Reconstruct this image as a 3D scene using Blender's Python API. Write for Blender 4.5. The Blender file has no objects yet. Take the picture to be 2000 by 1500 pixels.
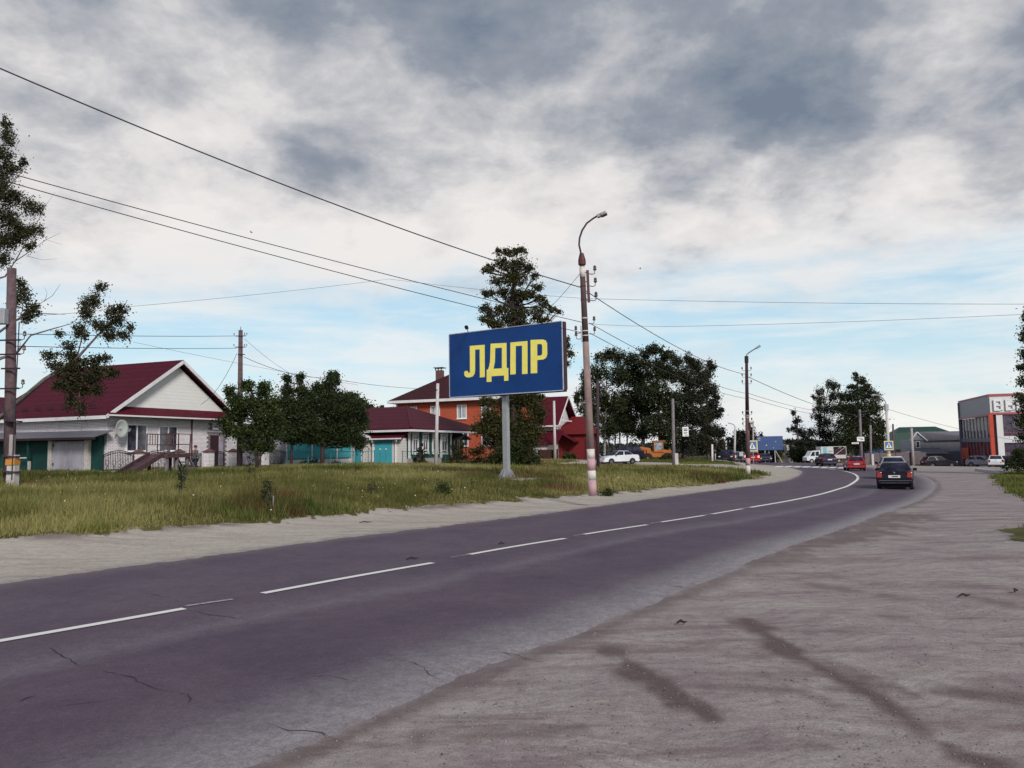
import bpy, bmesh, math, random
import numpy as np
from mathutils import Vector, Matrix, geometry
random.seed(7); rng = np.random.default_rng(7)
sc = bpy.context.scene
col = sc.collection
# ---------------------------------------------------------------- camera
EYE = 1.7; F = 1511.0; PITCH = math.radians(4.80); ROLL = math.radians(1.0)
cd = bpy.data.cameras.new('camera'); cam = bpy.data.objects.new('camera', cd); col.objects.link(cam)
cd.sensor_width = 36; cd.lens = F/2000*36; cd.clip_end = 3000; cd.clip_start = 0.05
fwd = Vector((0, math.cos(PITCH), math.sin(PITCH)))
up0 = Vector((0, -math.sin(PITCH), math.cos(PITCH))); rt0 = Vector((1, 0, 0))
rt = rt0*math.cos(ROLL) - up0*math.sin(ROLL); up = up0*math.cos(ROLL) + rt0*math.sin(ROLL)
cam.matrix_world = Matrix((( rt.x, up.x, -fwd.x, 0), (rt.y, up.y, -fwd.y, 0), (rt.z, up.z, -fwd.z, EYE), (0, 0, 0, 1)))
sc.camera = cam
# ---------------------------------------------------------------- light
SUN_EL = math.radians(33); SUN_AZ = math.radians(158)     # azimuth from +Y clockwise: behind the camera, to the right
sl = bpy.data.lights.new('sun', 'SUN'); sl.energy = 2.8; sl.angle = math.radians(14); sl.color = (1, .95, .88)
so = bpy.data.objects.new('sun', sl); col.objects.link(so)
sd = Vector((math.sin(SUN_AZ)*math.cos(SUN_EL), math.cos(SUN_AZ)*math.cos(SUN_EL), math.sin(SUN_EL)))
so.rotation_euler = (-sd).to_track_quat('-Z', 'Y').to_euler()
sc.view_settings.view_transform = 'Standard'; sc.view_settings.look = 'None'; sc.view_settings.gamma = 1
sc.view_settings.exposure = 0.15
sc.cycles.max_bounces = 6; sc.cycles.transparent_max_bounces = 8
w = bpy.data.worlds.new('World'); sc.world = w; w.use_nodes = True
NT = w.node_tree; NT.nodes.clear()
def nd(nt, t, **k):
    n = nt.nodes.new(t)
    for a, b in k.items():
        if a == 'inp':
            for i, v in b.items(): n.inputs[i].default_value = v
        else: setattr(n, a, b)
    return n
def mth(nt, op, a, b=None, c=None, clamp=False):
    n = nt.nodes.new('ShaderNodeMath'); n.operation = op; n.use_clamp = clamp
    for i, v in enumerate((a, b, c)):
        if v is None: continue
        if isinstance(v, (int, float)): n.inputs[i].default_value = v
        else: nt.links.new(v, n.inputs[i])
    return n.outputs[0]
def mixc(nt, f, a, b, typ='MIX'):
    n = nt.nodes.new('ShaderNodeMix'); n.data_type = 'RGBA'; n.blend_type = typ
    for i, v in ((0, f), (6, a), (7, b)):
        if isinstance(v, (int, float)): n.inputs[i].default_value = v
        elif isinstance(v, (tuple, list)): n.inputs[i].default_value = (*v[:3], 1)
        else: nt.links.new(v, n.inputs[i])
    return n.outputs[2]
def ramp(nt, v, pts):
    n = nt.nodes.new('ShaderNodeValToRGB'); e = n.color_ramp.elements
    while len(e) < len(pts): e.new(.5)
    for x, (p, c) in zip(e, pts):
        x.position = p; x.color = (c, c, c, 1) if isinstance(c, (int, float)) else (*c, 1)
    nt.links.new(v, n.inputs[0]); return n.outputs[0]
def noise(nt, vec, scale, detail=4, rough=.55, dist=0.0):
    n = nt.nodes.new('ShaderNodeTexNoise'); n.inputs['Scale'].default_value = scale
    n.inputs['Detail'].default_value = detail; n.inputs['Roughness'].default_value = rough; n.inputs['Distortion'].default_value = dist
    if vec is not None: nt.links.new(vec, n.inputs['Vector'])
    return n.outputs['Fac']
def vscale(nt, vec, s, o=(0, 0, 0)):
    m = nt.nodes.new('ShaderNodeMapping'); m.inputs['Scale'].default_value = s; m.inputs['Location'].default_value = o
    nt.links.new(vec, m.inputs['Vector']); return m.outputs[0]
sky = nd(NT, 'ShaderNodeTexSky', sky_type='NISHITA', sun_disc=False)
sky.sun_elevation = SUN_EL; sky.sun_rotation = SUN_AZ; sky.altitude = 100; sky.air_density = 1.0; sky.dust_density = .6; sky.ozone_density = 1.5
tc = nd(NT, 'ShaderNodeTexCoord'); sp = nd(NT, 'ShaderNodeSeparateXYZ'); NT.links.new(tc.outputs['Generated'], sp.inputs[0])
zc = mth(NT, 'MAXIMUM', sp.outputs[2], 0.0)
den = mth(NT, 'ADD', zc, 0.30)
cb = nd(NT, 'ShaderNodeCombineXYZ')
NT.links.new(mth(NT, 'DIVIDE', sp.outputs[0], den), cb.inputs[0]); NT.links.new(mth(NT, 'DIVIDE', sp.outputs[1], den), cb.inputs[1])
cv = cb.outputs[0]
big = noise(NT, vscale(NT, cv, (1, 1, 1), (7.1, 1.1, 0)), 1.9, 6, .55, .2)
mid = noise(NT, vscale(NT, cv, (1.0, 1.0, 1), (9.2, 4.4, 2)), 5.4, 9, .60, .14)
edge = noise(NT, vscale(NT, cv, (.8, 1, 1), (.2, 8.4, 5)), 3.2, 7, .58, .1)
# the ragged deck of cloud overhead ends about twelve degrees up; clear strip below it, low cumulus on the horizon
tilt = mth(NT, 'MULTIPLY_ADD', sp.outputs[0], -.015, zc)
deck = ramp(NT, mth(NT, 'MULTIPLY_ADD', mth(NT, 'SUBTRACT', edge, .5), .22, tilt), [(.165, 0), (.225, .8), (.27, 1)])
dark = mth(NT, 'ADD', mth(NT, 'MULTIPLY', big, .56), mth(NT, 'MULTIPLY', mid, .44))
dark = mth(NT, 'MULTIPLY_ADD', mth(NT, 'SUBTRACT', zc, .36), .82, dark)
K = 10.0
def c10(r, g, b): return (r*K, g*K, b*K)
dk = ramp(NT, dark, [(.37, 0), (.45, .18), (.52, .50), (.60, .82), (.70, 1)])
ccol = mixc(NT, dk, c10(.780, .750, .735), c10(.165, .205, .270))
wisp = noise(NT, vscale(NT, tc.outputs['Generated'], (1, 1, 7)), 3.2, 7, .62, .2)
cum = noise(NT, vscale(NT, tc.outputs['Generated'], (1, 1, 2.6), (5, 1, 0)), 5.5, 7, .6, .15)
lowf = ramp(NT, mth(NT, 'MULTIPLY_ADD', mth(NT, 'SUBTRACT', cum, .5), .30, zc), [(.055, 1), (.095, 0)])
clear = mixc(NT, 1.0, sky.outputs[0], (1.0, 1.02, 1.0), 'MULTIPLY')
band = ramp(NT, zc, [(.0, (.74, .79, .80)), (.10, (.56, .75, .84)), (.25, (.46, .68, .82))])
clear = mixc(NT, .72, clear, mixc(NT, 1.0, band, (K, K, K), 'MULTIPLY'))
clear = mixc(NT, mth(NT, 'MULTIPLY', ramp(NT, wisp, [(.44, 0), (.64, .8)]), 1.0), clear, c10(.76, .79, .80))
lowc = mixc(NT, ramp(NT, cum, [(.40, 0), (.60, 1)]), c10(.66, .69, .73), c10(.86, .85, .80))
skyc = mixc(NT, mth(NT, 'MULTIPLY', lowf, .85), clear, lowc)
skyc = mixc(NT, deck, skyc, ccol)
bg = nd(NT, 'ShaderNodeBackground'); bg.inputs[1].default_value = 0.1
NT.links.new(skyc, bg.inputs[0]); wo = nd(NT, 'ShaderNodeOutputWorld'); NT.links.new(bg.outputs[0], wo.inputs[0])
w.cycles.sampling_method = 'MANUAL'; w.cycles.sample_map_resolution = 512
# ---------------------------------------------------------------- pixel <-> place helpers (pixels of the 2000 x 1500 photograph)
CAMP = Vector((0, 0, EYE))
def ray(px, py): return (fwd*F + rt*(px-1000) + up*(750-py)).normalized()
def P(px, py, d):
    r = ray(px, py); return CAMP + r*(d/r.y)
def rbf(pts):
    A = np.array(pts, float); n = len(A); D = np.hypot(A[:, None, 0]-A[None, :, 0], A[:, None, 1]-A[None, :, 1])
    M = np.zeros((n+3, n+3)); M[:n, :n] = D - np.eye(n)*0.6; M[:n, n] = 1; M[:n, n+1:] = A[:, :2]; M[n, :n] = 1; M[n+1:, :n] = A[:, :2].T
    s = np.linalg.solve(M, np.concatenate([A[:, 2], np.zeros(3)]))
    def f(x, y):
        x = np.asarray(x, float); y = np.asarray(y, float); r = s[n] + s[n+1]*x + s[n+2]*y
        for k in range(n): r = r + s[k]*np.hypot(x-A[k, 0], y-A[k, 1])
        return r
    return f
def cps(l): return [tuple(P(a, b, c)) for a, b, c in l]
ROADPTS = [(x, y, 0) for x in (-24, -10, 0, 10, 24) for y in (-25, -8, 4, 11)] + \
    [(-14, 16, 0), (0, 17, -.06), (12, 18, -.12), (3, 22, -.2), (12, 26, -.35), (30, 30, -.55)] + \
    cps([(1751, 955, 41.5), (1668, 919, 81), (1611, 910, 98), (1419, 903, 112), (1834, 914, 118), (1941, 912, 113), (1737, 909, 100),
         (1600, 904, 130), (1505, 904, 165), (1790, 910, 140), (1280, 903, 115), (1345, 905, 110), (1875, 912, 132), (1500, 940, 47)]) + \
    [(-60, 200, -.8), (60, 220, -3), (0, 220, -2.2), (130, 120, -3), (120, 20, -.8), (-80, 120, .6), (-120, 0, .3), (0, -80, 0), (90, -60, 0)]
FIELDPTS = cps([(14, 957, 27), (1157, 952, 26), (990, 937, 37), (1461, 917, 56), (205, 924, 44), (440, 914, 53), (380, 920, 47), (560, 911, 56),
    (660, 909, 58), (790, 907, 61), (852, 910, 50), (940, 905, 74), (1083, 898, 90), (1140, 899, 88), (1205, 907, 82), (1316, 908, 74), (1168, 920, 62), (60, 931, 40)]) + \
    [(-80, 120, .6), (-60, 40, 1.1), (-60, 0, .5), (-30, 8, .35), (0, 150, -.3), (-120, 0, .3), (-40, 220, 0)]
ZR0 = rbf(ROADPTS); ZF0 = rbf(FIELDPTS)
def ZR(x, y): return np.clip(ZR0(x, y), -4, .9)
def ZF(x, y): return np.clip(ZF0(x, y), -1.5, 1.4)
def hit(fn, px, py):
    r = ray(px, py); lo, prev = 2.0, 2.0
    t = 2.0
    while t < 400:
        p = CAMP + r*t
        if p.z < float(fn(p.x, p.y)): break
        prev = t; t *= 1.04
    lo, hi = prev, t
    for _ in range(24):
        m = (lo+hi)/2; p = CAMP + r*m
        if p.z < float(fn(p.x, p.y)): hi = m
        else: lo = m
    return CAMP + r*hi
def R2(px, py): p = hit(ZR, px, py); return (p.x, p.y)
LP = [(-32, -20), (-16.2, -.3), (-11.0, 6.2)] + [R2(*q) for q in [(0, 1137), (300, 1098), (600, 1058), (800, 1034), (1000, 1010), (1200, 983), (1350, 963), (1450, 950),
     (1510, 942), (1548, 933), (1562, 925), (1558, 918), (1535, 912.5), (1500, 908.5), (1450, 906), (1380, 905.5), (1300, 905.5)]]
RP = [(-25, -26), (-8.6, -5.6), (-3.8, 1.0)] + [R2(*q) for q in [(640, 1455), (900, 1340), (1180, 1228), (1380, 1145), (1540, 1075), (1660, 1033), (1750, 997), (1805, 976),
     (1828, 960), (1832, 945), (1815, 933), (1780, 924), (1720, 915), (1650, 908), (1570, 903), (1480, 901), (1380, 900.5)]]
def catmull(pts, n):
    """smooth curve through the points; tangents weighted by chord length so that uneven spacing never overshoots"""
    p = [np.array(q, float) for q in pts]; h = [max(np.hypot(*(b-a)), 1e-6) for a, b in zip(p[:-1], p[1:])]; v = [(b-a)/q for a, b, q in zip(p[:-1], p[1:], h)]; m = [v[0]]
    for k in range(1, len(p)-1): m.append((v[k-1]*h[k]+v[k]*h[k-1])/(h[k]+h[k-1]))
    m.append(v[-1]); out = []
    for k in range(len(p)-1):
        for q in range(n):
            t = q/n; out.append((2*t**3-3*t*t+1)*p[k]+(t**3-2*t*t+t)*h[k]*m[k]+(-2*t**3+3*t*t)*p[k+1]+(t**3-t*t)*h[k]*m[k+1])
    out.append(p[-1]); return np.array(out)
LC = catmull(LP, 10); RC = catmull(RP, 10)
def pdist(X, Y, pl):
    X = np.asarray(X, float); Y = np.asarray(Y, float); best = np.full(X.shape, 1e9)
    for (ax, ay), (bx, by) in zip(pl[:-1], pl[1:]):
        dx, dy = bx-ax, by-ay; L = dx*dx+dy*dy+1e-12
        t = np.clip(((X-ax)*dx+(Y-ay)*dy)/L, 0, 1); best = np.minimum(best, np.hypot(X-ax-t*dx, Y-ay-t*dy))
    return best
def inside(X, Y, poly):
    X = np.asarray(X, float); Y = np.asarray(Y, float); r = np.zeros(X.shape, bool); n = len(poly)
    for i in range(n):
        (x1, y1), (x2, y2) = poly[i], poly[(i+1) % n]
        if y1 == y2: continue
        c = ((y1 > Y) != (y2 > Y)) & (X < (x2-x1)*(Y-y1)/(y2-y1)+x1); r ^= c
    return r
LPOLY = [tuple(q) for q in LC[::3]] + [tuple(LC[-1]), (-260, LC[-1][1]), (-260, -20)]
ROADPOLY = [tuple(q) for q in LC[::2]] + [tuple(q) for q in RC[::-2]]
LCs = [tuple(q) for q in LC[::3]]; RCs = [tuple(q) for q in RC[::3]]
def smooth(t): t = np.clip(t, 0, 1); return t*t*(3-2*t)
def vnoise(x, y, s, seed=0):
    x = np.asarray(x, float)/s; y = np.asarray(y, float)/s; xi = np.floor(x).astype(np.int64); yi = np.floor(y).astype(np.int64); fx = smooth(x-xi); fy = smooth(y-yi)
    def h(a, b):
        k = (a*374761393 + b*668265263 + seed*974634777) & 0x7fffffff; k = ((k ^ (k >> 13))*1274126177) & 0x7fffffff
        return ((k ^ (k >> 16)) & 0xffff)/65535.0
    return (h(xi, yi)*(1-fx)+h(xi+1, yi)*fx)*(1-fy)+(h(xi, yi+1)*(1-fx)+h(xi+1, yi+1)*fx)*fy
def H(x, y, road=True):
    x = np.asarray(x, float); y = np.asarray(y, float)
    zr = ZR(x, y); inl = inside(x, y, LPOLY); dl = pdist(x, y, LCs)
    k = np.where(inl, smooth((dl-1.2)/6.5), 0)
    z = zr*(1-k)+ZF(x, y)*k
    if road:
        inr = inside(x, y, ROADPOLY); dr = np.minimum(dl, pdist(x, y, RCs))
        z = z + np.where(inr, -.05*smooth(dr/.6), (vnoise(x, y, 1.7, 3)-.5)*.05*smooth(dr/1.5))
    return z
def h1(x, y): return float(H(np.array([x]), np.array([y]), False)[0])
def G(px, d):
    """ground point in picture column px at depth d"""
    lo, hi = 400., 1500.
    for _ in range(22):
        m = (lo+hi)/2; p = P(px, m, d)
        if p.z < h1(p.x, p.y): hi = m
        else: lo = m
    return P(px, lo, d)
def GR(px, py):
    p = hit(lambda x, y: H(np.array([float(x)]), np.array([float(y)]), False)[0], px, py); return p
# ---------------------------------------------------------------- materials
MATS = {}
def newmat(name):
    m = bpy.data.materials.new(name); m.use_nodes = True; nt = m.node_tree
    b = nt.nodes['Principled BSDF']; MATS[name] = m; return m, nt, b
def mat(name, c, rough=.7, var=.18, scale=3.0, bump=.0, bscale=40, metal=0, spec=.4, dirt=None, emit=None, coat=0):
    if name in MATS: return MATS[name]
    m, nt, b = newmat(name); o = nd(nt, 'ShaderNodeTexCoord').outputs['Object']
    n = noise(nt, o, scale, 6, .6)
    f = ramp(nt, n, [(.3, 1-var), (.7, 1+var)])
    cc = mixc(nt, 1.0, c, f, 'MULTIPLY')
    if dirt:
        n2 = noise(nt, vscale(nt, o, (1, 1, .5), (4, 2, 1)), scale*.6, 8, .7)
        cc = mixc(nt, mth(nt, 'MULTIPLY', ramp(nt, n2, [(.48, 0), (.68, 1)]), dirt[1]), cc, dirt[0])
    nt.links.new(cc, b.inputs['Base Color']); b.inputs['Roughness'].default_value = rough; b.inputs['Metallic'].default_value = metal
    b.inputs['Specular IOR Level'].default_value = spec
    if coat: b.inputs['Coat Weight'].default_value = coat; b.inputs['Coat Roughness'].default_value = .06
    if bump:
        bn = nd(nt, 'ShaderNodeBump'); bn.inputs['Strength'].default_value = bump; bn.inputs['Distance'].default_value = .02
        nt.links.new(noise(nt, o, bscale, 4, .6), bn.inputs['Height']); nt.links.new(bn.outputs[0], b.inputs['Normal'])
    if emit: b.inputs['Emission Color'].default_value = (*emit[0], 1); b.inputs['Emission Strength'].default_value = emit[1]
    return m
def wallcoord(nt):
    s = nd(nt, 'ShaderNodeSeparateXYZ'); nt.links.new(nd(nt, 'ShaderNodeTexCoord').outputs['Object'], s.inputs[0])
    c = nd(nt, 'ShaderNodeCombineXYZ'); nt.links.new(mth(nt, 'ADD', s.outputs[0], s.outputs[1]), c.inputs[0]); nt.links.new(s.outputs[2], c.inputs[1])
    return c.outputs[0], s
def brickmat(name, c1, c2, mortar, bw=.26, bh=.088, ms=.012, stain=(.2, .1, .1), sf=.25):
    m, nt, b = newmat(name); v, s = wallcoord(nt)
    t = nd(nt, 'ShaderNodeTexBrick'); nt.links.new(v, t.inputs['Vector'])
    for k, val in (('Color1', (*c1, 1)), ('Color2', (*c2, 1)), ('Mortar', (*mortar, 1)), ('Scale', 1), ('Mortar Size', ms), ('Brick Width', bw), ('Row Height', bh), ('Mortar Smooth', .2)): t.inputs[k].default_value = val
    n = noise(nt, vscale(nt, v, (1, .5, 1)), 1.1, 8, .7)
    cc = mixc(nt, mth(nt, 'MULTIPLY', ramp(nt, n, [(.52, 0), (.72, 1)]), sf), t.outputs[0], stain)
    nt.links.new(cc, b.inputs['Base Color']); b.inputs['Roughness'].default_value = .85
    bn = nd(nt, 'ShaderNodeBump'); bn.inputs['Strength'].default_value = .5; bn.inputs['Distance'].default_value = .01; bn.invert = True
    nt.links.new(t.outputs['Fac'], bn.inputs['Height']); nt.links.new(bn.outputs[0], b.inputs['Normal']); return m
def stripemat(name, c, period, axis, *, depth=.5, rough=.5, metal=0, var=.12, line=.7, sharp=None, dirt=None, spec=.3, cross=0):
    """boards, siding or profiled sheet: a groove every <period> metres along axis 'x','y','z' or 'h' (x+y)"""
    m, nt, b = newmat(name); v, s = wallcoord(nt); o = nd(nt, 'ShaderNodeTexCoord').outputs['Object']
    a = {'x': s.outputs[0], 'y': s.outputs[1], 'z': s.outputs[2]}.get(axis) or mth(nt, 'ADD', s.outputs[0], s.outputs[1])
    fr = mth(nt, 'FRACT', mth(nt, 'DIVIDE', a, period))
    hgt = ramp(nt, fr, sharp or [(0, 0), (.12, 1), (.5, 1), (1, .6)])
    n = noise(nt, o, 1.5, 7, .65)
    cc = mixc(nt, 1.0, c, ramp(nt, n, [(.3, 1-var), (.7, 1+var)]), 'MULTIPLY')
    if dirt: cc = mixc(nt, mth(nt, 'MULTIPLY', ramp(nt, noise(nt, vscale(nt, o, (1, 1, .4)), 2.2, 8, .7), [(.5, 0), (.7, 1)]), dirt[1]), cc, dirt[0])
    cc = mixc(nt, 1.0, cc, ramp(nt, fr, [(0, line), (.10, 1), (.93, 1), (1, line)]), 'MULTIPLY')
    if cross: cc = mixc(nt, 1.0, cc, ramp(nt, mth(nt, 'FRACT', mth(nt, 'DIVIDE', mth(nt, 'ADD', s.outputs[0], s.outputs[1]), cross)), [(0, .72), (.16, 1.06), (.8, 1.0), (1, .72)]), 'MULTIPLY')
    nt.links.new(cc, b.inputs['Base Color']); b.inputs['Roughness'].default_value = rough; b.inputs['Metallic'].default_value = metal; b.inputs['Specular IOR Level'].default_value = spec
    bn = nd(nt, 'ShaderNodeBump'); bn.inputs['Strength'].default_value = depth; bn.inputs['Distance'].default_value = .03
    nt.links.new(hgt, bn.inputs['Height']); nt.links.new(bn.outputs[0], b.inputs['Normal']); return m
def attrmat(name, base, attr='shade', trans=.25, rough=.6, c2=None):
    """foliage or grass: per-leaf colour variation kept in an attribute"""
    m, nt, b = newmat(name); at = nd(nt, 'ShaderNodeAttribute', attribute_name=attr)
    cc = mixc(nt, at.outputs['Fac'], base, c2 or tuple(x*2 for x in base))
    nt.links.new(cc, b.inputs['Base Color']); b.inputs['Roughness'].default_value = rough; b.inputs['Specular IOR Level'].default_value = .25
    tr = nd(nt, 'ShaderNodeBsdfTranslucent'); nt.links.new(cc, tr.inputs[0]); mx = nd(nt, 'ShaderNodeMixShader'); mx.inputs[0].default_value = trans
    nt.links.new(b.outputs[0], mx.inputs[1]); nt.links.new(tr.outputs[0], mx.inputs[2]); nt.links.new(mx.outputs[0], nt.nodes['Material Output'].inputs[0]); return m
def glassmat(name, c=(.02, .02, .03)):
    m, nt, b = newmat(name); o = nd(nt, 'ShaderNodeTexCoord').outputs['Object']
    nt.links.new(mixc(nt, ramp(nt, noise(nt, o, 2.0, 5, .6), [(.4, 0), (.62, 1)]), c, tuple(x*3.5+.01 for x in c)), b.inputs['Base Color'])
    b.inputs['Roughness'].default_value = .06; b.inputs['Specular IOR Level'].default_value = .9
    bn = nd(nt, 'ShaderNodeBump'); bn.inputs['Strength'].default_value = .04; nt.links.new(noise(nt, o, 1.3, 2), bn.inputs['Height']); nt.links.new(bn.outputs[0], b.inputs['Normal']); return m
# ---------------------------------------------------------------- mesh builder
class MB:
    def __init__(s): s.v = []; s.f = []
    def quad(s, *p):
        i = len(s.v); s.v += [tuple(q) for q in p]; s.f.append(tuple(range(i, i+len(p)))); return s
    def box(s, x0, x1, y0, y1, z0, z1, top=None):
        i = len(s.v); tx0, tx1, ty0, ty1 = top or (x0, x1, y0, y1)
        s.v += [(x0, y0, z0), (x1, y0, z0), (x1, y1, z0), (x0, y1, z0), (tx0, ty0, z1), (tx1, ty0, z1), (tx1, ty1, z1), (tx0, ty1, z1)]
        s.f += [tuple(i+k for k in q) for q in ((3, 2, 1, 0), (4, 5, 6, 7), (0, 1, 5, 4), (1, 2, 6, 5), (2, 3, 7, 6), (3, 0, 4, 7))]; return s
    def bar(s, a, b, w, h=None):
        h = h or w; a = Vector(a); b = Vector(b); d = (b-a).normalized(); r = Vector((0, 0, 1)) if abs(d.z) < .9 else Vector((1, 0, 0))
        x = d.cross(r).normalized()*(w/2); y = d.cross(x).normalized()*(h/2); i = len(s.v)
        for c in (a, b): s.v += [tuple(c+x+y), tuple(c-x+y), tuple(c-x-y), tuple(c+x-y)]
        s.f += [tuple(i+k for k in q) for q in ((0, 1, 2, 3), (7, 6, 5, 4), (0, 4, 5, 1), (1, 5, 6, 2), (2, 6, 7, 3), (3, 7, 4, 0))]; return s
    def tube(s, pts, rad, n=8, cap=True):
        pts = [Vector(p) for p in pts]; rad = rad if isinstance(rad, (list, tuple)) else [rad]*len(pts); i0 = len(s.v); N = len(pts)
        for k, p in enumerate(pts):
            d = (pts[min(k+1, N-1)]-pts[max(k-1, 0)]).normalized(); r = Vector((1, 0, 0)) if abs(d.x) < .8 else Vector((0, 1, 0))
            x = d.cross(r).normalized(); y = d.cross(x)
            for j in range(n):
                a = 2*math.pi*j/n; s.v.append(tuple(p+x*math.cos(a)*rad[k]+y*math.sin(a)*rad[k]))
        for k in range(N-1):
            for j in range(n):
                a = i0+k*n+j; b = i0+k*n+(j+1) % n; s.f.append((a, b, b+n, a+n))
        if cap: s.f.append(tuple(i0+j for j in range(n))[::-1]); s.f.append(tuple(i0+(N-1)*n+j for j in range(n)))
        return s
    def prism(s, poly, axis, a, b):
        """poly = (p,q) points; extruded along axis 'x','y','z' from a to b"""
        def m(p, q, t): return {'x': (t, p, q), 'y': (p, t, q), 'z': (p, q, t)}[axis]
        i = len(s.v); n = len(poly); s.v += [m(p, q, a) for p, q in poly] + [m(p, q, b) for p, q in poly]
        tris = geometry.tessellate_polygon([[Vector((p, q, 0)) for p, q in poly]])
        for t in tris: s.f.append(tuple(i+k for k in t)); s.f.append(tuple(i+n+k for k in reversed(t)))
        for k in range(n): s.f.append((i+k, i+(k+1) % n, i+n+(k+1) % n, i+n+k))
        return s
    def holed(s, loops, axis, a, b):
        def m(p, q, t): return {'x': (t, p, q), 'y': (p, t, q), 'z': (p, q, t)}[axis]
        i = len(s.v); al = [q for l in loops for q in l]; n = len(al); s.v += [m(p, q, a) for p, q in al] + [m(p, q, b) for p, q in al]
        for t in geometry.tessellate_polygon([[Vector((p, q, 0)) for p, q in l] for l in loops]): s.f.append(tuple(i+k for k in t)); s.f.append(tuple(i+n+k for k in reversed(t)))
        o = 0
        for l in loops:
            for k in range(len(l)): s.f.append((i+o+k, i+o+(k+1) % len(l), i+n+o+(k+1) % len(l), i+n+o+k))
            o += len(l)
        return s
    def lathe(s, c, prof, n=16, axis='z'):
        i0 = len(s.v)
        for r, z in prof:
            for j in range(n):
                a = 2*math.pi*j/n; p = (r*math.cos(a), r*math.sin(a), z)
                if axis == 'y': p = (p[0], p[2], p[1])
                elif axis == 'x': p = (p[2], p[0], p[1])
                s.v.append((c[0]+p[0], c[1]+p[1], c[2]+p[2]))
        for k in range(len(prof)-1):
            for j in range(n): a = i0+k*n+j; b = i0+k*n+(j+1) % n; s.f.append((a, b, b+n, a+n))
        s.f.append(tuple(i0+j for j in range(n))[::-1]); s.f.append(tuple(i0+(len(prof)-1)*n+j for j in range(n))); return s
    def build(s, name, m, parent=None, loc=None, bevel=0, smoothed=False, kind=None, label=None, cat=None, group=None, fix=True):
        me = bpy.data.meshes.new(name); me.from_pydata(s.v, [], s.f)
        if fix:
            bm = bmesh.new(); bm.from_mesh(me); bmesh.ops.recalc_face_normals(bm, faces=bm.faces); bm.to_mesh(me); bm.free()
        if isinstance(m, str): m = MATS[m]
        me.materials.append(m); o = bpy.data.objects.new(name, me); col.objects.link(o)
        if parent: o.parent = parent
        if loc is not None: o.location = loc
        if bevel: b = o.modifiers.new('edge', 'BEVEL'); b.width = bevel; b.segments = 2; b.limit_method = 'ANGLE'
        if smoothed:
            for p in me.polygons: p.use_smooth = True
        tag(o, label, cat, group, kind); return o
def tag(o, label=None, cat=None, group=None, kind=None):
    for k, v in (('label', label), ('category', cat), ('group', group), ('kind', kind)):
        if v: o[k] = v
    return o
def thing(name, loc, label, cat, rz=0, group=None):
    o = bpy.data.objects.new(name, None); col.objects.link(o); o.location = loc; o.rotation_euler = (0, 0, rz); o.empty_display_size = .3
    return tag(o, label, cat, group)
def kids(o): return [c for c in col.objects if c.parent == o]
def clone(o, parent=None):
    c = o.copy(); col.objects.link(c); c.parent = parent
    for k in kids(o): clone(k, c)
    return c
def npmesh(name, V, Fc, m, attrs=None, parent=None, smoothed=False):
    me = bpy.data.meshes.new(name); nv, nf, k = len(V), len(Fc), Fc.shape[1]
    me.vertices.add(nv); me.vertices.foreach_set('co', V.astype(np.float32).ravel()); me.loops.add(nf*k); me.loops.foreach_set('vertex_index', Fc.astype(np.int32).ravel())
    me.polygons.add(nf); me.polygons.foreach_set('loop_start', (np.arange(nf)*k).astype(np.int32)); me.update(calc_edges=True)
    if smoothed: me.polygons.foreach_set('use_smooth', np.ones(nf, bool))
    for an, av in (attrs or {}).items():
        a = me.attributes.new(an, 'FLOAT', 'POINT'); a.data.foreach_set('value', av.astype(np.float32))
    me.materials.append(MATS[m] if isinstance(m, str) else m); o = bpy.data.objects.new(name, me); col.objects.link(o)
    if parent: o.parent = parent
    return o
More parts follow.
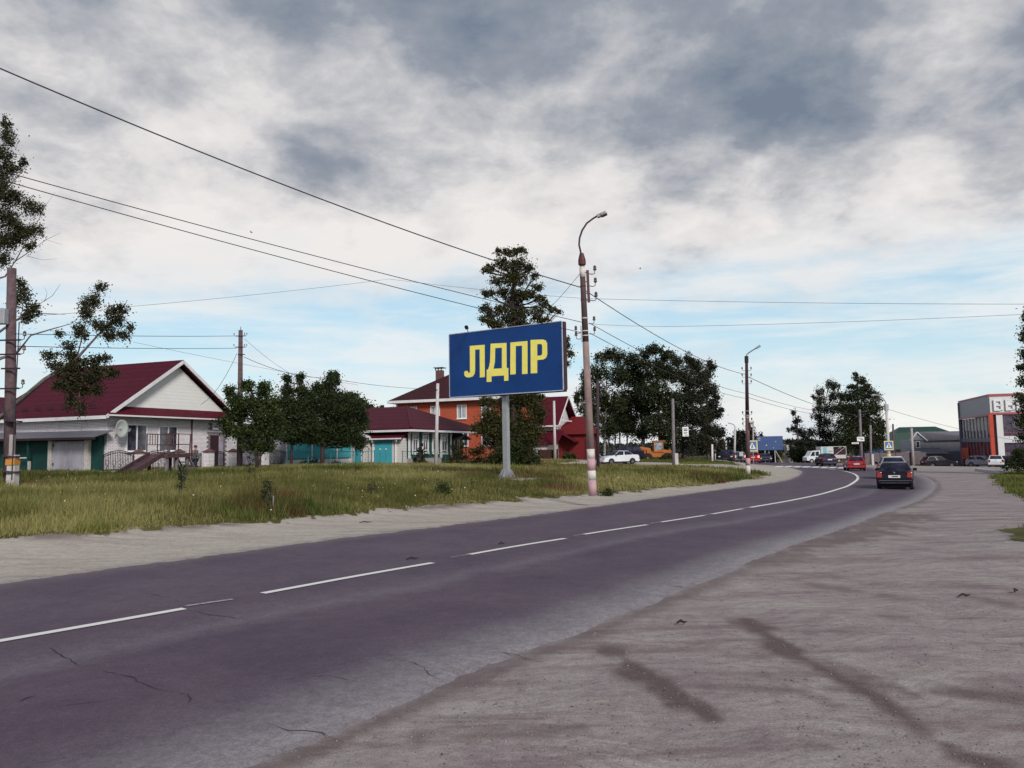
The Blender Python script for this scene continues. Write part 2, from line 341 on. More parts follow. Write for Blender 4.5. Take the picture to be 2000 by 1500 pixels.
# ---------------------------------------------------------------- ground, road, markings
def gndmat():
    m, nt, b = newmat('ground'); o = nd(nt, 'ShaderNodeTexCoord').outputs['Object']
    ag = nd(nt, 'ShaderNodeAttribute', attribute_name='grass').outputs['Fac']; ad = nd(nt, 'ShaderNodeAttribute', attribute_name='damp').outputs['Fac']
    ap = nd(nt, 'ShaderNodeAttribute', attribute_name='pale').outputs['Fac']
    n1 = noise(nt, o, 1.3, 8, .65, .4); n2 = noise(nt, o, 9, 7, .7); n3 = noise(nt, o, 70, 4, .7)
    st = noise(nt, vscale(nt, o, (.35, 1.5, 1), (3, 7, 0)), 1.3, 8, .68, .6)
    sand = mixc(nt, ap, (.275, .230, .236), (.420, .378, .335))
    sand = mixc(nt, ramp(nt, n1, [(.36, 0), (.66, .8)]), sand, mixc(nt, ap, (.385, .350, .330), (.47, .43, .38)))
    sand = mixc(nt, ramp(nt, st, [(.47, 0), (.62, .60)]), sand, mixc(nt, ap, (.150, .104, .116), (.29, .235, .215)))
    damp = mth(nt, 'MULTIPLY', ad, ramp(nt, n2, [(.28, .50), (.55, 1.1)]), clamp=True)
    wv_ = nd(nt, 'ShaderNodeTexNoise'); wv_.inputs['Scale'].default_value = .55; wv_.inputs['Detail'].default_value = 2; nt.links.new(o, wv_.inputs['Vector'])
    wa = nd(nt, 'ShaderNodeVectorMath', operation='MULTIPLY_ADD'); nt.links.new(wv_.outputs['Color'], wa.inputs[0]); wa.inputs[1].default_value = (2.2, 2.2, 0); nt.links.new(o, wa.inputs[2])
    tr = noise(nt, vscale(nt, wa.outputs[0], (.22, 3.4, 1), (1, 4, 0)), 1.6, 6, .62)
    sand = mixc(nt, ramp(nt, tr, [(.50, 0), (.57, .42), (.61, .05), (.68, .30)]), sand, mixc(nt, ap, (.190, .145, .152), (.34, .29, .26)))
    sand = mixc(nt, damp, sand, (.122, .088, .090))
    n6 = noise(nt, vscale(nt, o, (1, 1, 1), (9, 2, 0)), 30, 5, .85)
    sand = mixc(nt, ramp(nt, n6, [(.26, .8), (.33, 0)]), sand, (.07, .045, .05)); sand = mixc(nt, ramp(nt, n6, [(.70, 0), (.78, .6)]), sand, (.42, .39, .37))
    sand = mixc(nt, 1.0, sand, ramp(nt, n3, [(.28, .62), (.5, 1), (.72, 1.28)]), 'MULTIPLY')
    sand = mixc(nt, 1.0, sand, ramp(nt, n2, [(.3, .82), (.7, 1.15)]), 'MULTIPLY')
    gr = mixc(nt, ramp(nt, noise(nt, o, .5, 6, .6), [(.35, 0), (.65, 1)]), (.060, .062, .018), (.135, .115, .040))
    gr = mixc(nt, ramp(nt, n2, [(.4, 0), (.75, .5)]), gr, (.045, .04, .016))
    gf = mth(nt, 'ADD', ag, mth(nt, 'MULTIPLY', mth(nt, 'SUBTRACT', n2, .5), .9))
    cc = mixc(nt, ramp(nt, gf, [(.42, 0), (.58, 1)]), sand, gr)
    nt.links.new(cc, b.inputs['Base Color']); b.inputs['Roughness'].default_value = .95; b.inputs['Specular IOR Level'].default_value = .15
    bn = nd(nt, 'ShaderNodeBump'); bn.inputs['Strength'].default_value = .6; bn.inputs['Distance'].default_value = .03
    hh = mth(nt, 'ADD', mth(nt, 'MULTIPLY', n2, 1.0), mth(nt, 'MULTIPLY', n3, .25)); nt.links.new(hh, bn.inputs['Height']); nt.links.new(bn.outputs[0], b.inputs['Normal'])
gndmat()
def W(l): return [tuple(GR(*q)[:2]) for q in l]
GEDGE = W([(0, 1052), (150, 1046), (300, 1034), (500, 1020), (700, 1002), (900, 986), (1050, 973), (1150, 965), (1220, 962), (1270, 955), (1340, 950), (1400, 944), (1470, 936), (1500, 928), (1490, 921), (1461, 917.5), (1400, 913), (1330, 910), (1250, 909)])
g0 = GEDGE[0]
G1 = [(g0[0]-30, g0[1]-38)] + GEDGE + [(6, 92), (-10, 100), (-10, 125), (-250, 130), (-250, -30)]
G2 = W([(1290, 905.5), (1345, 906.3), (1440, 908.5), (1437, 905)]) + [(24, 150), (0, 160), (-60, 140), (-10, 118)]
G3 = W([(1935, 930), (1958, 951), (1995, 972), (2120, 990), (2300, 960), (2250, 925), (1995, 919), (1958, 924)])
G4 = W([(1972, 1042), (1990, 1056), (2060, 1072), (2120, 1050), (2040, 1032)])
FAR = [(-250, 128), (28, 128), (60, 175), (130, 150), (300, 180), (300, 900), (-900, 900), (-900, -300), (-250, -300)]
PATH1 = W([(20, 934), (130, 934), (250, 930)]); PATH2 = W([(1055, 907), (1090, 907), (1135, 902)])
BARE2 = W([(1120, 908), (1250, 908.5), (1330, 909), (1330, 903.5), (1250, 903), (1120, 901.5)])
def grassmask(x, y):
    n = (vnoise(x, y, .8, 5)-.5)*1.0+(vnoise(x, y, .25, 6)-.5)*.8+(vnoise(x, y, .1, 7)-.5)*.5; g = np.zeros(np.shape(x))
    for poly in (G1, G2, G3, G4, FAR):
        ins = inside(x, y, poly); d = pdist(x, y, poly+[poly[0]])
        g = np.maximum(g, smooth(.5+np.where(ins, d, -d)*.9+n*.8*smooth(1.2-np.abs(d)*.3)))
    for pth, wd in ((PATH1, .55), (PATH2, .9)):
        g = np.minimum(g, smooth((pdist(x, y, pth)-wd)/.5+n*.4))
    g = np.where(inside(x, y, BARE2), np.minimum(g, .1), g)
    return g
STREAKS = [([(1465, 1215), (1530, 1265), (1610, 1310), (1690, 1355), (1760, 1400), (1830, 1450), (1930, 1495)], .085, 1.0), ([(1600, 1285), (1720, 1345)], .11, .5), ([(1830, 1352), (1900, 1356), (2000, 1359)], .07, .8),
    ([(1680, 1330), (1790, 1358)], .05, .7), ([(1200, 1270), (1265, 1325), (1330, 1370), (1390, 1412)], .075, 1.0), ([(1310, 1345), (1480, 1352), (1640, 1352)], .04, .6),
    ([(820, 1435), (1000, 1438), (1130, 1425)], .06, .6), ([(1560, 1132), (1640, 1150), (1720, 1160)], .07, .5), ([(1640, 1055), (1700, 1035), (1760, 1005)], .45, .7), ([(1480, 1098), (1560, 1072), (1640, 1052)], .25, .6),
    ([(1730, 1205), (1800, 1212)], .05, .6), ([(1560, 1240), (1700, 1230)], .08, .4), ([(1900, 1165), (2000, 1190)], .06, .5), ([(1500, 1330), (1640, 1385)], .05, .45), ([(1600, 1470), (1480, 1460)], .06, .4)]
SW = [([tuple(R2(*q)) for q in p], wd, a) for p, wd, a in STREAKS]
def build_ground():
    th = np.concatenate([np.linspace(-180, -48, 45, endpoint=False), np.linspace(-48, 48, 470, endpoint=False), np.linspace(48, 180, 46)])
    r = np.concatenate([[0.3, .8], np.geomspace(1.5, 1500, 330)]); R_, T_ = np.meshgrid(r, np.radians(th), indexing='ij')
    X = R_*np.sin(T_); Y = R_*np.cos(T_); x, y = X.ravel(), Y.ravel(); z = H(x, y)
    far = smooth((np.hypot(x, y)-230)/250); z = z*(1-far)+(-2.5)*far
    g = grassmask(x, y); z = z+g*(vnoise(x, y, 3.5, 9)-.5)*.16
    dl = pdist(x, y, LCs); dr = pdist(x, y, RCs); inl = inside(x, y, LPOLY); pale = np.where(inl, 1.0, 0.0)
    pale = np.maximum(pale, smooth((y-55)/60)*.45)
    damp = np.zeros(x.shape); wob = (vnoise(x, y, .35, 11)-.5)
    for pl, wd, a in SW:
        d = pdist(x, y, pl); damp = np.maximum(damp, a*smooth((wd*2.2+(wob+(vnoise(x, y, .12, 15)-.5)*.7)*wd*2.2-d)/(wd*1.8)))
    rr = (~inl) & (dr < 1.2)
    damp = np.maximum(damp, np.where(~inl, .55*smooth((.24+(vnoise(x, y, .5, 12)-.5)*.5-dr)/.30), 0))
    damp = np.maximum(damp, np.where(~inl, .65*smooth((.07+(vnoise(x, y, .3, 17)-.35)*.16-dr)/.07), 0))
    damp = np.maximum(damp, np.where(inl, .25*smooth((.25+(vnoise(x, y, .6, 13)-.5)*.4-dl)/.2), 0))
    de = pdist(x, y, GEDGE); damp = np.maximum(damp, np.where(inl & (g < .6), .8*smooth((vnoise(x, y, 1.3, 16)-.45)/.2)*smooth((.45-de)/.35), 0))
    nr, ntt = R_.shape; i = np.arange(nr-1)[:, None]*ntt+np.arange(ntt-1)[None, :]; i = i.ravel()
    Fc = np.stack([i, i+1, i+ntt+1, i+ntt], 1)
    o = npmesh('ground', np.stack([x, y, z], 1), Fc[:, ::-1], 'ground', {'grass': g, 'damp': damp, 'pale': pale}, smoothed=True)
    tag(o, kind='structure')
build_ground()
def roadmat():
    m, nt, b = newmat('asphalt'); o = vscale(nt, nd(nt, 'ShaderNodeTexCoord').outputs['Object'], (1, 1, 0), (0, 0, .37))
    u = nd(nt, 'ShaderNodeAttribute', attribute_name='across').outputs['Fac']       # metres from the right-hand edge
    ul = nd(nt, 'ShaderNodeAttribute', attribute_name='leftm').outputs['Fac']
    n1 = noise(nt, o, .7, 7, .6, .3); n2 = noise(nt, o, 14, 6, .7); n3 = noise(nt, o, 110, 3, .8)
    c = mixc(nt, ramp(nt, n1, [(.35, 0), (.65, 1)]), (.073, .049, .078), (.100, .072, .100))
    wob = mth(nt, 'MULTIPLY', mth(nt, 'SUBTRACT', n1, .5), .45)
    n4 = noise(nt, o, 38, 5, .8); n5 = noise(nt, vscale(nt, o, (1, 1, 1), (3, 3, 3)), 4.2, 6, .7)
    uw = mth(nt, 'ADD', u, wob); uw2 = mth(nt, 'DIVIDE', uw, 10.0)
    dust = ramp(nt, uw2, [(.0, .70), (.03, .85), (.07, .52), (.115, .10), (.16, 0), (.30, 0), (.34, .26), (.37, .12), (.43, 0), (.55, .05), (1, 0)])
    dust = mth(nt, 'MULTIPLY', dust, ramp(nt, n2, [(.2, .7), (.7, 1.1)]), clamp=True)
    c = mixc(nt, dust, c, (.265, .245, .262))
    lw = ramp(nt, mth(nt, 'DIVIDE', mth(nt, 'ADD', ul, wob), 3.0), [(0, .55), (.10, .16), (.28, 0)])
    c = mixc(nt, lw, c, (.30, .265, .235))
    c = mixc(nt, 1.0, c, ramp(nt, n3, [(.25, .62), (.5, 1), (.78, 1.45)]), 'MULTIPLY')
    c = mixc(nt, 1.0, c, ramp(nt, n2, [(.3, .85), (.7, 1.14)]), 'MULTIPLY')
    c = mixc(nt, 1.0, c, ramp(nt, n4, [(.30, .70), (.5, 1), (.72, 1.32)]), 'MULTIPLY')
    c = mixc(nt, 1.0, c, ramp(nt, n5, [(.35, .90), (.65, 1.10)]), 'MULTIPLY')
    c = mixc(nt, ramp(nt, n4, [(.24, .7), (.30, 0)]), c, (.03, .02, .03))
    nt.links.new(c, b.inputs['Base Color']); b.inputs['Roughness'].default_value = .78; b.inputs['Specular IOR Level'].default_value = .32
    bn = nd(nt, 'ShaderNodeBump'); bn.inputs['Strength'].default_value = .35; bn.inputs['Distance'].default_value = .008
    nt.links.new(mth(nt, 'ADD', n3, n4), bn.inputs['Height']); nt.links.new(bn.outputs[0], b.inputs['Normal'])
roadmat()
def build_road():
    L = catmull(LP, 60); R = catmull(RP, 60); n = len(L); M = 40; V = []; A = []; B = []
    t = np.linspace(0, 1, M)
    for i in range(n):
        w_ = np.hypot(*(R[i]-L[i])); d = (R[i]-L[i])/w_
        l = L[i]-d*((vnoise(L[i][0], L[i][1], .5, 20)-.5)*.22+(vnoise(L[i][0], L[i][1], .15, 21)-.5)*.12)
        r = R[i]+d*((vnoise(R[i][0], R[i][1], .6, 22)-.5)*.12+(vnoise(R[i][0], R[i][1], .14, 23)-.5)*.12)
        X = l[0]+(r[0]-l[0])*t; Y = l[1]+(r[1]-l[1])*t; Z = ZR(X, Y)+.008
        Z[0] -= .05; Z[-1] -= .05
        V.append(np.stack([X, Y, Z], 1)); A.append((1-t)*w_); B.append(t*w_)
    V = np.concatenate(V); i = (np.arange(n-1)[:, None]*M+np.arange(M-1)[None, :]).ravel()
    Fc = np.stack([i, i+1, i+M+1, i+M], 1)[:, ::-1]
    o = npmesh('road', V, Fc[:, ::-1], 'asphalt', {'across': np.concatenate(A), 'leftm': np.concatenate(B)}, smoothed=True); tag(o, kind='structure')
    bm = bmesh.new(); bm.from_mesh(o.data)
    if sum(f.normal.z for f in bm.faces) < 0: bmesh.ops.reverse_faces(bm, faces=bm.faces)
    bm.to_mesh(o.data); bm.free()
build_road()
def paintmat(name, c, wear):
    m, nt, b = newmat(name); o = nd(nt, 'ShaderNodeTexCoord').outputs['Object']
    n = noise(nt, o, 26, 7, .75)
    cc = mixc(nt, ramp(nt, n, [(wear-.06, 1), (wear+.05, 0)]), c, (.13, .12, .14)); nt.links.new(cc, b.inputs['Base Color']); b.inputs['Roughness'].default_value = .6; return m
paintmat('line_paint', (.74, .72, .70), .33); paintmat('worn_paint', (.40, .38, .38), .49)
def strip(px, wd, m, name='road_marking', n=14):
    p = catmull([R2(*q) for q in px], n); mb = MB(); V = []
    for i in range(len(p)):
        d = p[min(i+1, len(p)-1)]-p[max(i-1, 0)]; d = d/np.hypot(*d); nn = np.array((-d[1], d[0]))*wd/2
        for s in (-1, 1): q = p[i]+nn*s; V.append((q[0], q[1], float(ZR(q[0], q[1]))+.016))
    mb.v = V; mb.f = [(2*i, 2*i+1, 2*i+3, 2*i+2) for i in range(len(p)-1)]
    o = mb.build(name, m, kind='structure'); return o
for q, wd, m in [([(-140, 1279), (100, 1237), (360, 1191)], .125, 'line_paint'), ([(362, 1186), (455, 1172.5)], .07, 'worn_paint'), ([(513, 1161), (680, 1130), (845, 1101)], .125, 'line_paint'),
    ([(880, 1090.5), (917, 1084)], .04, 'worn_paint'), ([(917, 1084.5), (1010, 1068), (1104, 1053)], .125, 'line_paint'), ([(1120, 1047.5), (1140, 1044.5)], .05, 'worn_paint'), ([(1140, 1045), (1264, 1026)], .125, 'line_paint'),
    ([(1270, 1023.5), (1292, 1020)], .06, 'worn_paint'), ([(1290, 1021), (1376, 1007.5)], .125, 'line_paint'), ([(1376, 1006.5), (1392, 1004)], .07, 'worn_paint'), ([(1391, 1005), (1450, 994.5)], .13, 'line_paint'),
    ([(1450, 994), (1465, 991.5)], .08, 'worn_paint'), ([(1465, 992), (1540, 979), (1600, 966.5), (1640, 955), (1664, 945), (1675, 936), (1673, 929), (1660, 923), (1636, 918.5), (1600, 914), (1560, 910.5), (1524, 908)], .17, 'line_paint')]:
    strip(q, wd, m)
mat('crack_dark', (.030, .021, .030), .95, .3, 9)
def crack(px, wd, seed):
    g = random.Random(seed); p = [Vector((*R2(*q), 0)) for q in px]; pts = []
    for a_, b_ in zip(p[:-1], p[1:]):
        n_ = max(3, int((b_-a_).length/.055)); nn = Vector((-(b_-a_).y, (b_-a_).x, 0)).normalized(); off = 0
        for k in range(n_): off = off*.86+g.uniform(-.022, .022); pts.append(a_.lerp(b_, k/n_)+nn*off*(1-abs(2*k/n_-1)**4))
    pts.append(p[-1]); mb = MB()
    for i_, q in enumerate(pts):
        d = (pts[min(i_+1, len(pts)-1)]-pts[max(i_-1, 0)]).normalized(); w_ = wd*(.25+.75*math.sin(math.pi*min(1, (i_+.5)/len(pts))))*g.uniform(.3, 1.3)/2
        for s_ in (-1, 1): mb.v.append((q.x-d.y*w_*s_, q.y+d.x*w_*s_, float(ZR(q.x, q.y))+.0125))
    mb.f = [(2*k, 2*k+1, 2*k+3, 2*k+2) for k in range(len(pts)-1)]; mb.build('road_crack', 'crack_dark', kind='structure')
for k, (px, wd) in enumerate([([(95, 1268), (150, 1302)], .012), ([(200, 1314), (262, 1326), (290, 1342), (330, 1354)], .013), ([(350, 1358), (373, 1368), (366, 1376)], .012), ([(365, 1192), (430, 1205), (500, 1216)], .009), ([(520, 1412), (590, 1430), (640, 1441), (672, 1453)], .008),
    ([(40, 1372), (72, 1362)], .012), ([(960, 1276), (1010, 1282), (1062, 1296)], .012), ([(1300, 1143), (1370, 1152)], .014), ([(110, 1384), (170, 1375), (240, 1366)], .008), ([(690, 1118), (800, 1122)], .009), ([(860, 1118), (940, 1103)], .009), ([(280, 1160), (345, 1172)], .009), ([(1040, 1128), (1100, 1134)], .012), ([(780, 1290), (830, 1306), (850, 1325)], .008), ([(560, 1330), (640, 1322), (700, 1335)], .007)]): crack(px, wd, k)
for x0, x1, y in [(1515, 1530, 911.5), (1533, 1547, 911.7), (1550, 1564, 912), (1567, 1582, 912.2), (1586, 1600, 912.5), (1604, 1617, 913), (1620, 1633, 913.5), (1637, 1650, 914), (1654, 1668, 914.6), (1672, 1686, 915.2)]:
    pts = [R2(x0-3, y+1.1), R2(x1-3, y+1.1), R2(x1+3, y-1.1), R2(x0+3, y-1.1)]
    MB().quad(*[(a, b_, float(ZR(a, b_))+.02) for a, b_ in pts]).build('crosswalk_stripe', 'line_paint', kind='structure')
# ---------------------------------------------------------------- grass (uncountable) and pebbles
attrmat('grass_blade', (.105, .108, .028), trans=.4, c2=(.36, .325, .13), rough=.8)
attrmat('grass_green', (.050, .075, .016), trans=.35, c2=(.21, .215, .06), rough=.8)
def build_grass(name, polyfilter, n, r0, r1, t0, t1, m, hs=1.0, seed=1):
    g = np.random.default_rng(seed); r = np.exp(g.uniform(math.log(r0), math.log(r1), n)); t = np.radians(g.uniform(t0, t1, n)); x = r*np.sin(t); y = r*np.cos(t)
    k = polyfilter(x, y); x, y, r = x[k], y[k], r[k]; m_ = grassmask(x, y); k = m_ > .28+.47*g.random(len(x)); x, y, r, m_ = x[k], y[k], r[k], m_[k]
    dl = pdist(x, y, GEDGE) if name == 'grass' else np.full(x.shape, 3.)
    patch = vnoise(x, y, 2.6, 30); p2 = vnoise(x, y, .9, 31); hgt = (.09+.26*patch*p2+.09*g.random(len(x)))*np.clip(.35+dl*.35, .35, 1.25)*hs*np.clip(1.25-r/110, .55, 1)
    z = H(x, y)+smooth(m_)*(vnoise(x, y, 3.5, 9)-.5)*.16
    nb = 4; N = len(x)*nb; X = np.repeat(x, nb); Y = np.repeat(y, nb); Z = np.repeat(z, nb); hh = np.repeat(hgt, nb)*g.uniform(.55, 1.25, N); rr = np.repeat(r, nb)
    sp_ = .05*rr/15; X = X+g.normal(0, 1, N)*sp_; Y = Y+g.normal(0, 1, N)*sp_
    a = g.uniform(0, math.pi, N); wd = (.006+.007*g.random(N))*np.clip(rr/14, 1, 6); lean = g.normal(0, .33, (N, 2))*hh[:, None]
    V = np.zeros((N, 3, 3)); dx, dy = np.cos(a)*wd, np.sin(a)*wd
    V[:, 0] = np.stack([X-dx, Y-dy, Z-.03], 1); V[:, 1] = np.stack([X+dx, Y+dy, Z-.03], 1); V[:, 2] = np.stack([X+lean[:, 0], Y+lean[:, 1], Z+hh], 1)
    sh = np.clip(np.repeat(vnoise(x, y, 5.0, 33)*1.1+vnoise(x, y, 1.1, 34)*.7-.42, nb)+g.normal(0, .24, N), 0, 1.15); sh = np.repeat(sh, 3)
    Fc = np.arange(N*3).reshape(N, 3); return tag(npmesh(name, V.reshape(-1, 3), Fc, m, {'shade': sh}), kind='stuff')
build_grass('grass', lambda x, y: inside(x, y, G1) & (y < 95), 125000, 12.5, 95, -40, 19, 'grass_blade')
build_grass('verge_grass', lambda x, y: inside(x, y, G3) | inside(x, y, G4) | inside(x, y, G2), 90000, 18, 150, 5, 40, 'grass_green', .8, seed=2)
build_grass('weeds', lambda x, y: inside(x, y, G1) & (vnoise(x, y, 1.6, 41)*vnoise(x, y, 5, 42) > .42), 60000, 12.5, 80, -40, 19, 'grass_green', 1.55, seed=3)
attrmat('sorrel_blade', (.10, .050, .022), trans=.35, c2=(.26, .16, .08), rough=.85)
build_grass('sorrel', lambda x, y: inside(x, y, G1) & (vnoise(x, y, 2.2, 45)*vnoise(x, y, 7, 46) > .50), 60000, 13.5, 75, -40, 19, 'sorrel_blade', 1.35, seed=5)
mat('seed_head', (.75, .74, .66), .9); mat('pebble', (.20, .17, .17), .9, var=.8, scale=9)
def scatter_blobs(name, n, fn, smin, smax, m, z0=0, seed=4, flat=.6):
    g = np.random.default_rng(seed); pts = fn(g, n); x, y = pts[:, 0], pts[:, 1]; N = len(x); s = np.exp(g.uniform(math.log(smin), math.log(smax), N)); z = H(x, y)+z0*g.uniform(.6, 1.2, N)
    base = np.array([(1, 0, 0), (0, 1, 0), (-1, 0, 0), (0, -1, 0), (0, 0, flat), (0, 0, -flat)], float)
    V = base[None]*s[:, None, None]*g.uniform(.6, 1.3, (N, 6, 1)); V[..., 0] += x[:, None]; V[..., 1] += y[:, None]; V[..., 2] += z[:, None]+s[:, None]*flat*.25
    f = np.array([(0, 1, 4), (1, 2, 4), (2, 3, 4), (3, 0, 4), (1, 0, 5), (2, 1, 5), (3, 2, 5), (0, 3, 5)]); Fc = (np.arange(N)[:, None, None]*6+f[None]).reshape(-1, 3)
    return tag(npmesh(name, V.reshape(-1, 3), Fc, m), kind='stuff')
def fwdpts(g, n, ok, r0=2.5, r1=40, t0=-36, t1=36):
    r = np.exp(g.uniform(math.log(r0), math.log(r1), n)); t = np.radians(g.uniform(t0, t1, n)); x = r*np.sin(t); y = r*np.cos(t); k = ok(x, y); return np.stack([x[k], y[k]], 1)
scatter_blobs('gravel', 16000, lambda g, n: fwdpts(g, n, lambda x, y: (grassmask(x, y) < .4) & ~(inside(x, y, ROADPOLY) & (g.random(len(x)) > .05)) & (vnoise(x, y, .7, 50) > .35)), .003, .012, 'pebble', flat=.7)
scatter_blobs('dandelion_clocks', 420, lambda g, n: fwdpts(g, n, lambda x, y: (grassmask(x, y) > .8) & inside(x, y, G1) & (vnoise(x, y, 3, 51) > .55), 14, 45, -36, 8), .012, .028, 'seed_head', z0=.22, flat=1, seed=6)
mat('twig', (.035, .02, .02), .9)
def litter(px, py, L, rz, kind='twig'):
    p = GR(px, py); t = thing('fallen_'+kind, (p.x, p.y, p.z+.012), '', kind, rz); mb = MB()
    mb.tube([(-L/2, 0, .01), (-L*.1, L*.06, .03), (L*.2, -L*.03, .015), (L/2, L*.04, .02)], [.008, .014, .012, .004], 6); mb.tube([(-.1*L, .05*L, .02), (.05*L, .22*L, .03)], [.008, .004], 5)
    mb.build('stick', 'twig', t); return t
for px, py, L, rz, lb in [(714, 1022, .32, .3, 'short dark twig lying on the sandy shoulder before the billboard'), (1884, 1168, .16, .2, 'small forked dark twig on the pale dirt forecourt'),
        (1332, 1221, .10, 0, 'tiny dark twig on the dirt beside the asphalt edge'), (806, 1094, .22, .5, 'thin dark twig on the road above the second white dash'), (1985, 1158, .14, .8, 'small dark twig at the right border of the dirt forecourt'),
        (980, 1064, .14, .5, 'tiny dark twig on the road just above the third white dash')]:
    t = litter(px, py, L, rz); t['label'] = lb
# ---------------------------------------------------------------- shared materials for built things
ANG = math.atan2(.933, .36)
brickmat('white_brick', (.86, .83, .85), (.76, .72, .77), (.20, .15, .19), ms=.008, stain=(.22, .12, .14), sf=.35)
brickmat('red_brick', (.44, .085, .038), (.37, .068, .032), (.27, .07, .045), ms=.006, stain=(.22, .05, .03), sf=.3)
brickmat('grey_brick', (.17, .15, .18), (.12, .11, .14), (.30, .28, .30), bw=.26, bh=.15)
brickmat('dark_brick', (.13, .05, .05), (.10, .04, .04), (.16, .10, .10))
TS = [(0, 0), (.1, .2), (.5, .9), (.95, 1), (1, 0)]
stripemat('maroon_tile', (.072, .007, .018), .35, 'z', depth=.9, cross=.42, rough=.6, spec=.12, line=.38, sharp=TS)
stripemat('maroon_sheet', (.085, .008, .019), .20, 'x', depth=.7, rough=.6, spec=.12, line=.7)
stripemat('dark_tile', (.050, .018, .022), .35, 'z', depth=.8, cross=.42, rough=.65, spec=.12, line=.4, sharp=TS)
stripemat('red_sheet', (.14, .012, .015), .2, 'h', depth=.6, rough=.6, spec=.15)
stripemat('grey_sheet', (.17, .165, .20), .12, 'x', depth=.9, rough=.45, line=.75, dirt=((.10, .06, .06), .4))
stripemat('green_sheet', (.022, .055, .045), .3, 'x', depth=.6, rough=.5)
stripemat('white_siding', (.74, .74, .73), .22, 'z', depth=.2, line=.94, var=.04)
stripemat('cream_siding', (.60, .57, .56), .20, 'z', depth=.5, line=.72, var=.05)
stripemat('grey_siding', (.26, .26, .30), .25, 'z', depth=.4, line=.85)
stripemat('dark_grey_siding', (.13, .13, .17), .25, 'z', depth=.4, line=.85)
stripemat('teal_boards', (.008, .060, .056), .15, 'h', depth=.5, line=.5, dirt=((.02, .03, .03), .6), rough=.7)
stripemat('green_boards', (.010, .060, .050), .16, 'z', depth=.6, line=.5, rough=.65)
stripemat('turquoise_boards', (.060, .36, .42), .14, 'h', depth=.5, line=.75, rough=.6)
stripemat('brown_boards', (.055, .022, .022), .14, 'h', depth=.5, line=.5)
stripemat('weathered_boards', (.14, .11, .12), .13, 'h', depth=.6, line=.5, dirt=((.04, .03, .03), .6))
stripemat('blue_sheet', (.030, .09, .26), .25, 'h', depth=.4, line=.8)
mat('white_trim', (.70, .69, .72), .5, .05, 2, dirt=((.35, .30, .30), .3)); mat('white_plastic', (.78, .78, .80), .35, .03)
mat('grey_metal_door', (.36, .34, .42), .55, .1, 2, dirt=((.22, .12, .12), .6)); mat('garage_steel', (.42, .41, .48), .5, .08, 2, dirt=((.20, .10, .08), .45))
mat('turquoise_door', (.050, .33, .40), .55, .08, 2); mat('black_iron', (.018, .010, .016), .5, .2); mat('rust_brown', (.085, .042, .050), .6, .3, 4, dirt=((.16, .11, .12), .5))
mat('concrete', (.36, .33, .33), .9, .15, 5, .3, 60, dirt=((.18, .14, .14), .5)); mat('concrete_light', (.50, .48, .48), .9, .12, 5, .2, 60, dirt=((.28, .24, .24), .4))
mat('concrete_brown', (.30, .215, .20), .85, .15, 3, .3, 40, dirt=((.11, .065, .07), .6)); mat('wood_pole', (.115, .075, .085), .9, .3, 6, .4, 30, dirt=((.05, .03, .035), .7))
mat('wood_pole_dark', (.050, .030, .042), .9, .3, 6, .4, 30); mat('wood_grey', (.20, .17, .19), .9, .3, 6, .4, 30, dirt=((.08, .06, .07), .6))
mat('galvanised', (.34, .35, .38), .5, .1, 4, metal=.3); mat('white_paint', (.60, .56, .53), .8, .15, 6, dirt=((.35, .25, .25), .5)); mat('pink_paint', (.46, .28, .31), .8, .15, 6, dirt=((.40, .30, .30), .6))
mat('wire', (.025, .02, .03), .6, .1); mat('porcelain', (.10, .07, .07), .3); mat('white_porcelain', (.6, .6, .6), .3)
mat('dark_soffit', (.035, .012, .018), .8); mat('curtain', (.45, .43, .46), .9, .2, 6); mat('rock_grey', (.12, .11, .11), .95, .3)
mat('orange_paint', (.50, .22, .04), .8, .2, 5, dirt=((.3, .12, .05), .5)); mat('yellow', (.70, .50, .03), .6, .05); mat('sign_yellow', (.64, .54, .22), .5, .05)
mat('sign_blue', (.05, .15, .36), .4, .05); mat('sign_white', (.72, .72, .74), .4, .04); mat('sign_black', (.02, .02, .02), .5); mat('sign_red', (.5, .04, .05), .4)
glassmat('window_glass'); glassmat('bright_glass', (.10, .11, .13)); mat('satellite_grey', (.42, .44, .43), .45, .05, 3); mat('rust_red', (.08, .02, .022), .6)
# ---------------------------------------------------------------- house kit (local frame: x along the street front, y to the back, front face at y = 0)
def win(par, x, z, w_, h_, y=0, split=.5, m='white_plastic', glass='window_glass', sill=True, side=None, curtain=False, fr=.07, label=None):
    """window in the front face (or in the left side face when side='L': x is then the distance back)"""
    def B(mb, a0, a1, d0, d1, z0, z1):
        if side == 'L': mb.box(y-d1, y-d0, a0, a1, z0, z1)
        else: mb.box(a0, a1, y+d0, y+d1, z0, z1)
        return mb
    t = B(MB(), x+fr, x+w_-fr, -.012, .06, z+fr, z+h_-fr).build('window', glass, par, label=label)
    f = MB(); B(f, x, x+fr, -.05, .05, z, z+h_); B(f, x+w_-fr, x+w_, -.05, .05, z, z+h_); B(f, x+fr, x+w_-fr, -.048, .05, z, z+fr); B(f, x+fr, x+w_-fr, -.048, .05, z+h_-fr, z+h_)
    for s_ in (split if isinstance(split, (list, tuple)) else [split]):
        if s_: B(f, x+w_*s_-fr*.55, x+w_*s_+fr*.55, -.045, .05, z+fr, z+h_-fr)
    f.build('frame', m, t)
    if sill: B(MB(), x-.05, x+w_+.05, -.14, -.052, z-.06, z).build('sill', m, t)
    if curtain:
        c = MB(); B(c, x+fr, x+w_*.24, -.022, -.014, z+fr, z+h_-fr); B(c, x+w_*.76, x+w_-fr, -.022, -.014, z+fr, z+h_-fr); c.build('curtain', 'curtain', t)
    return t
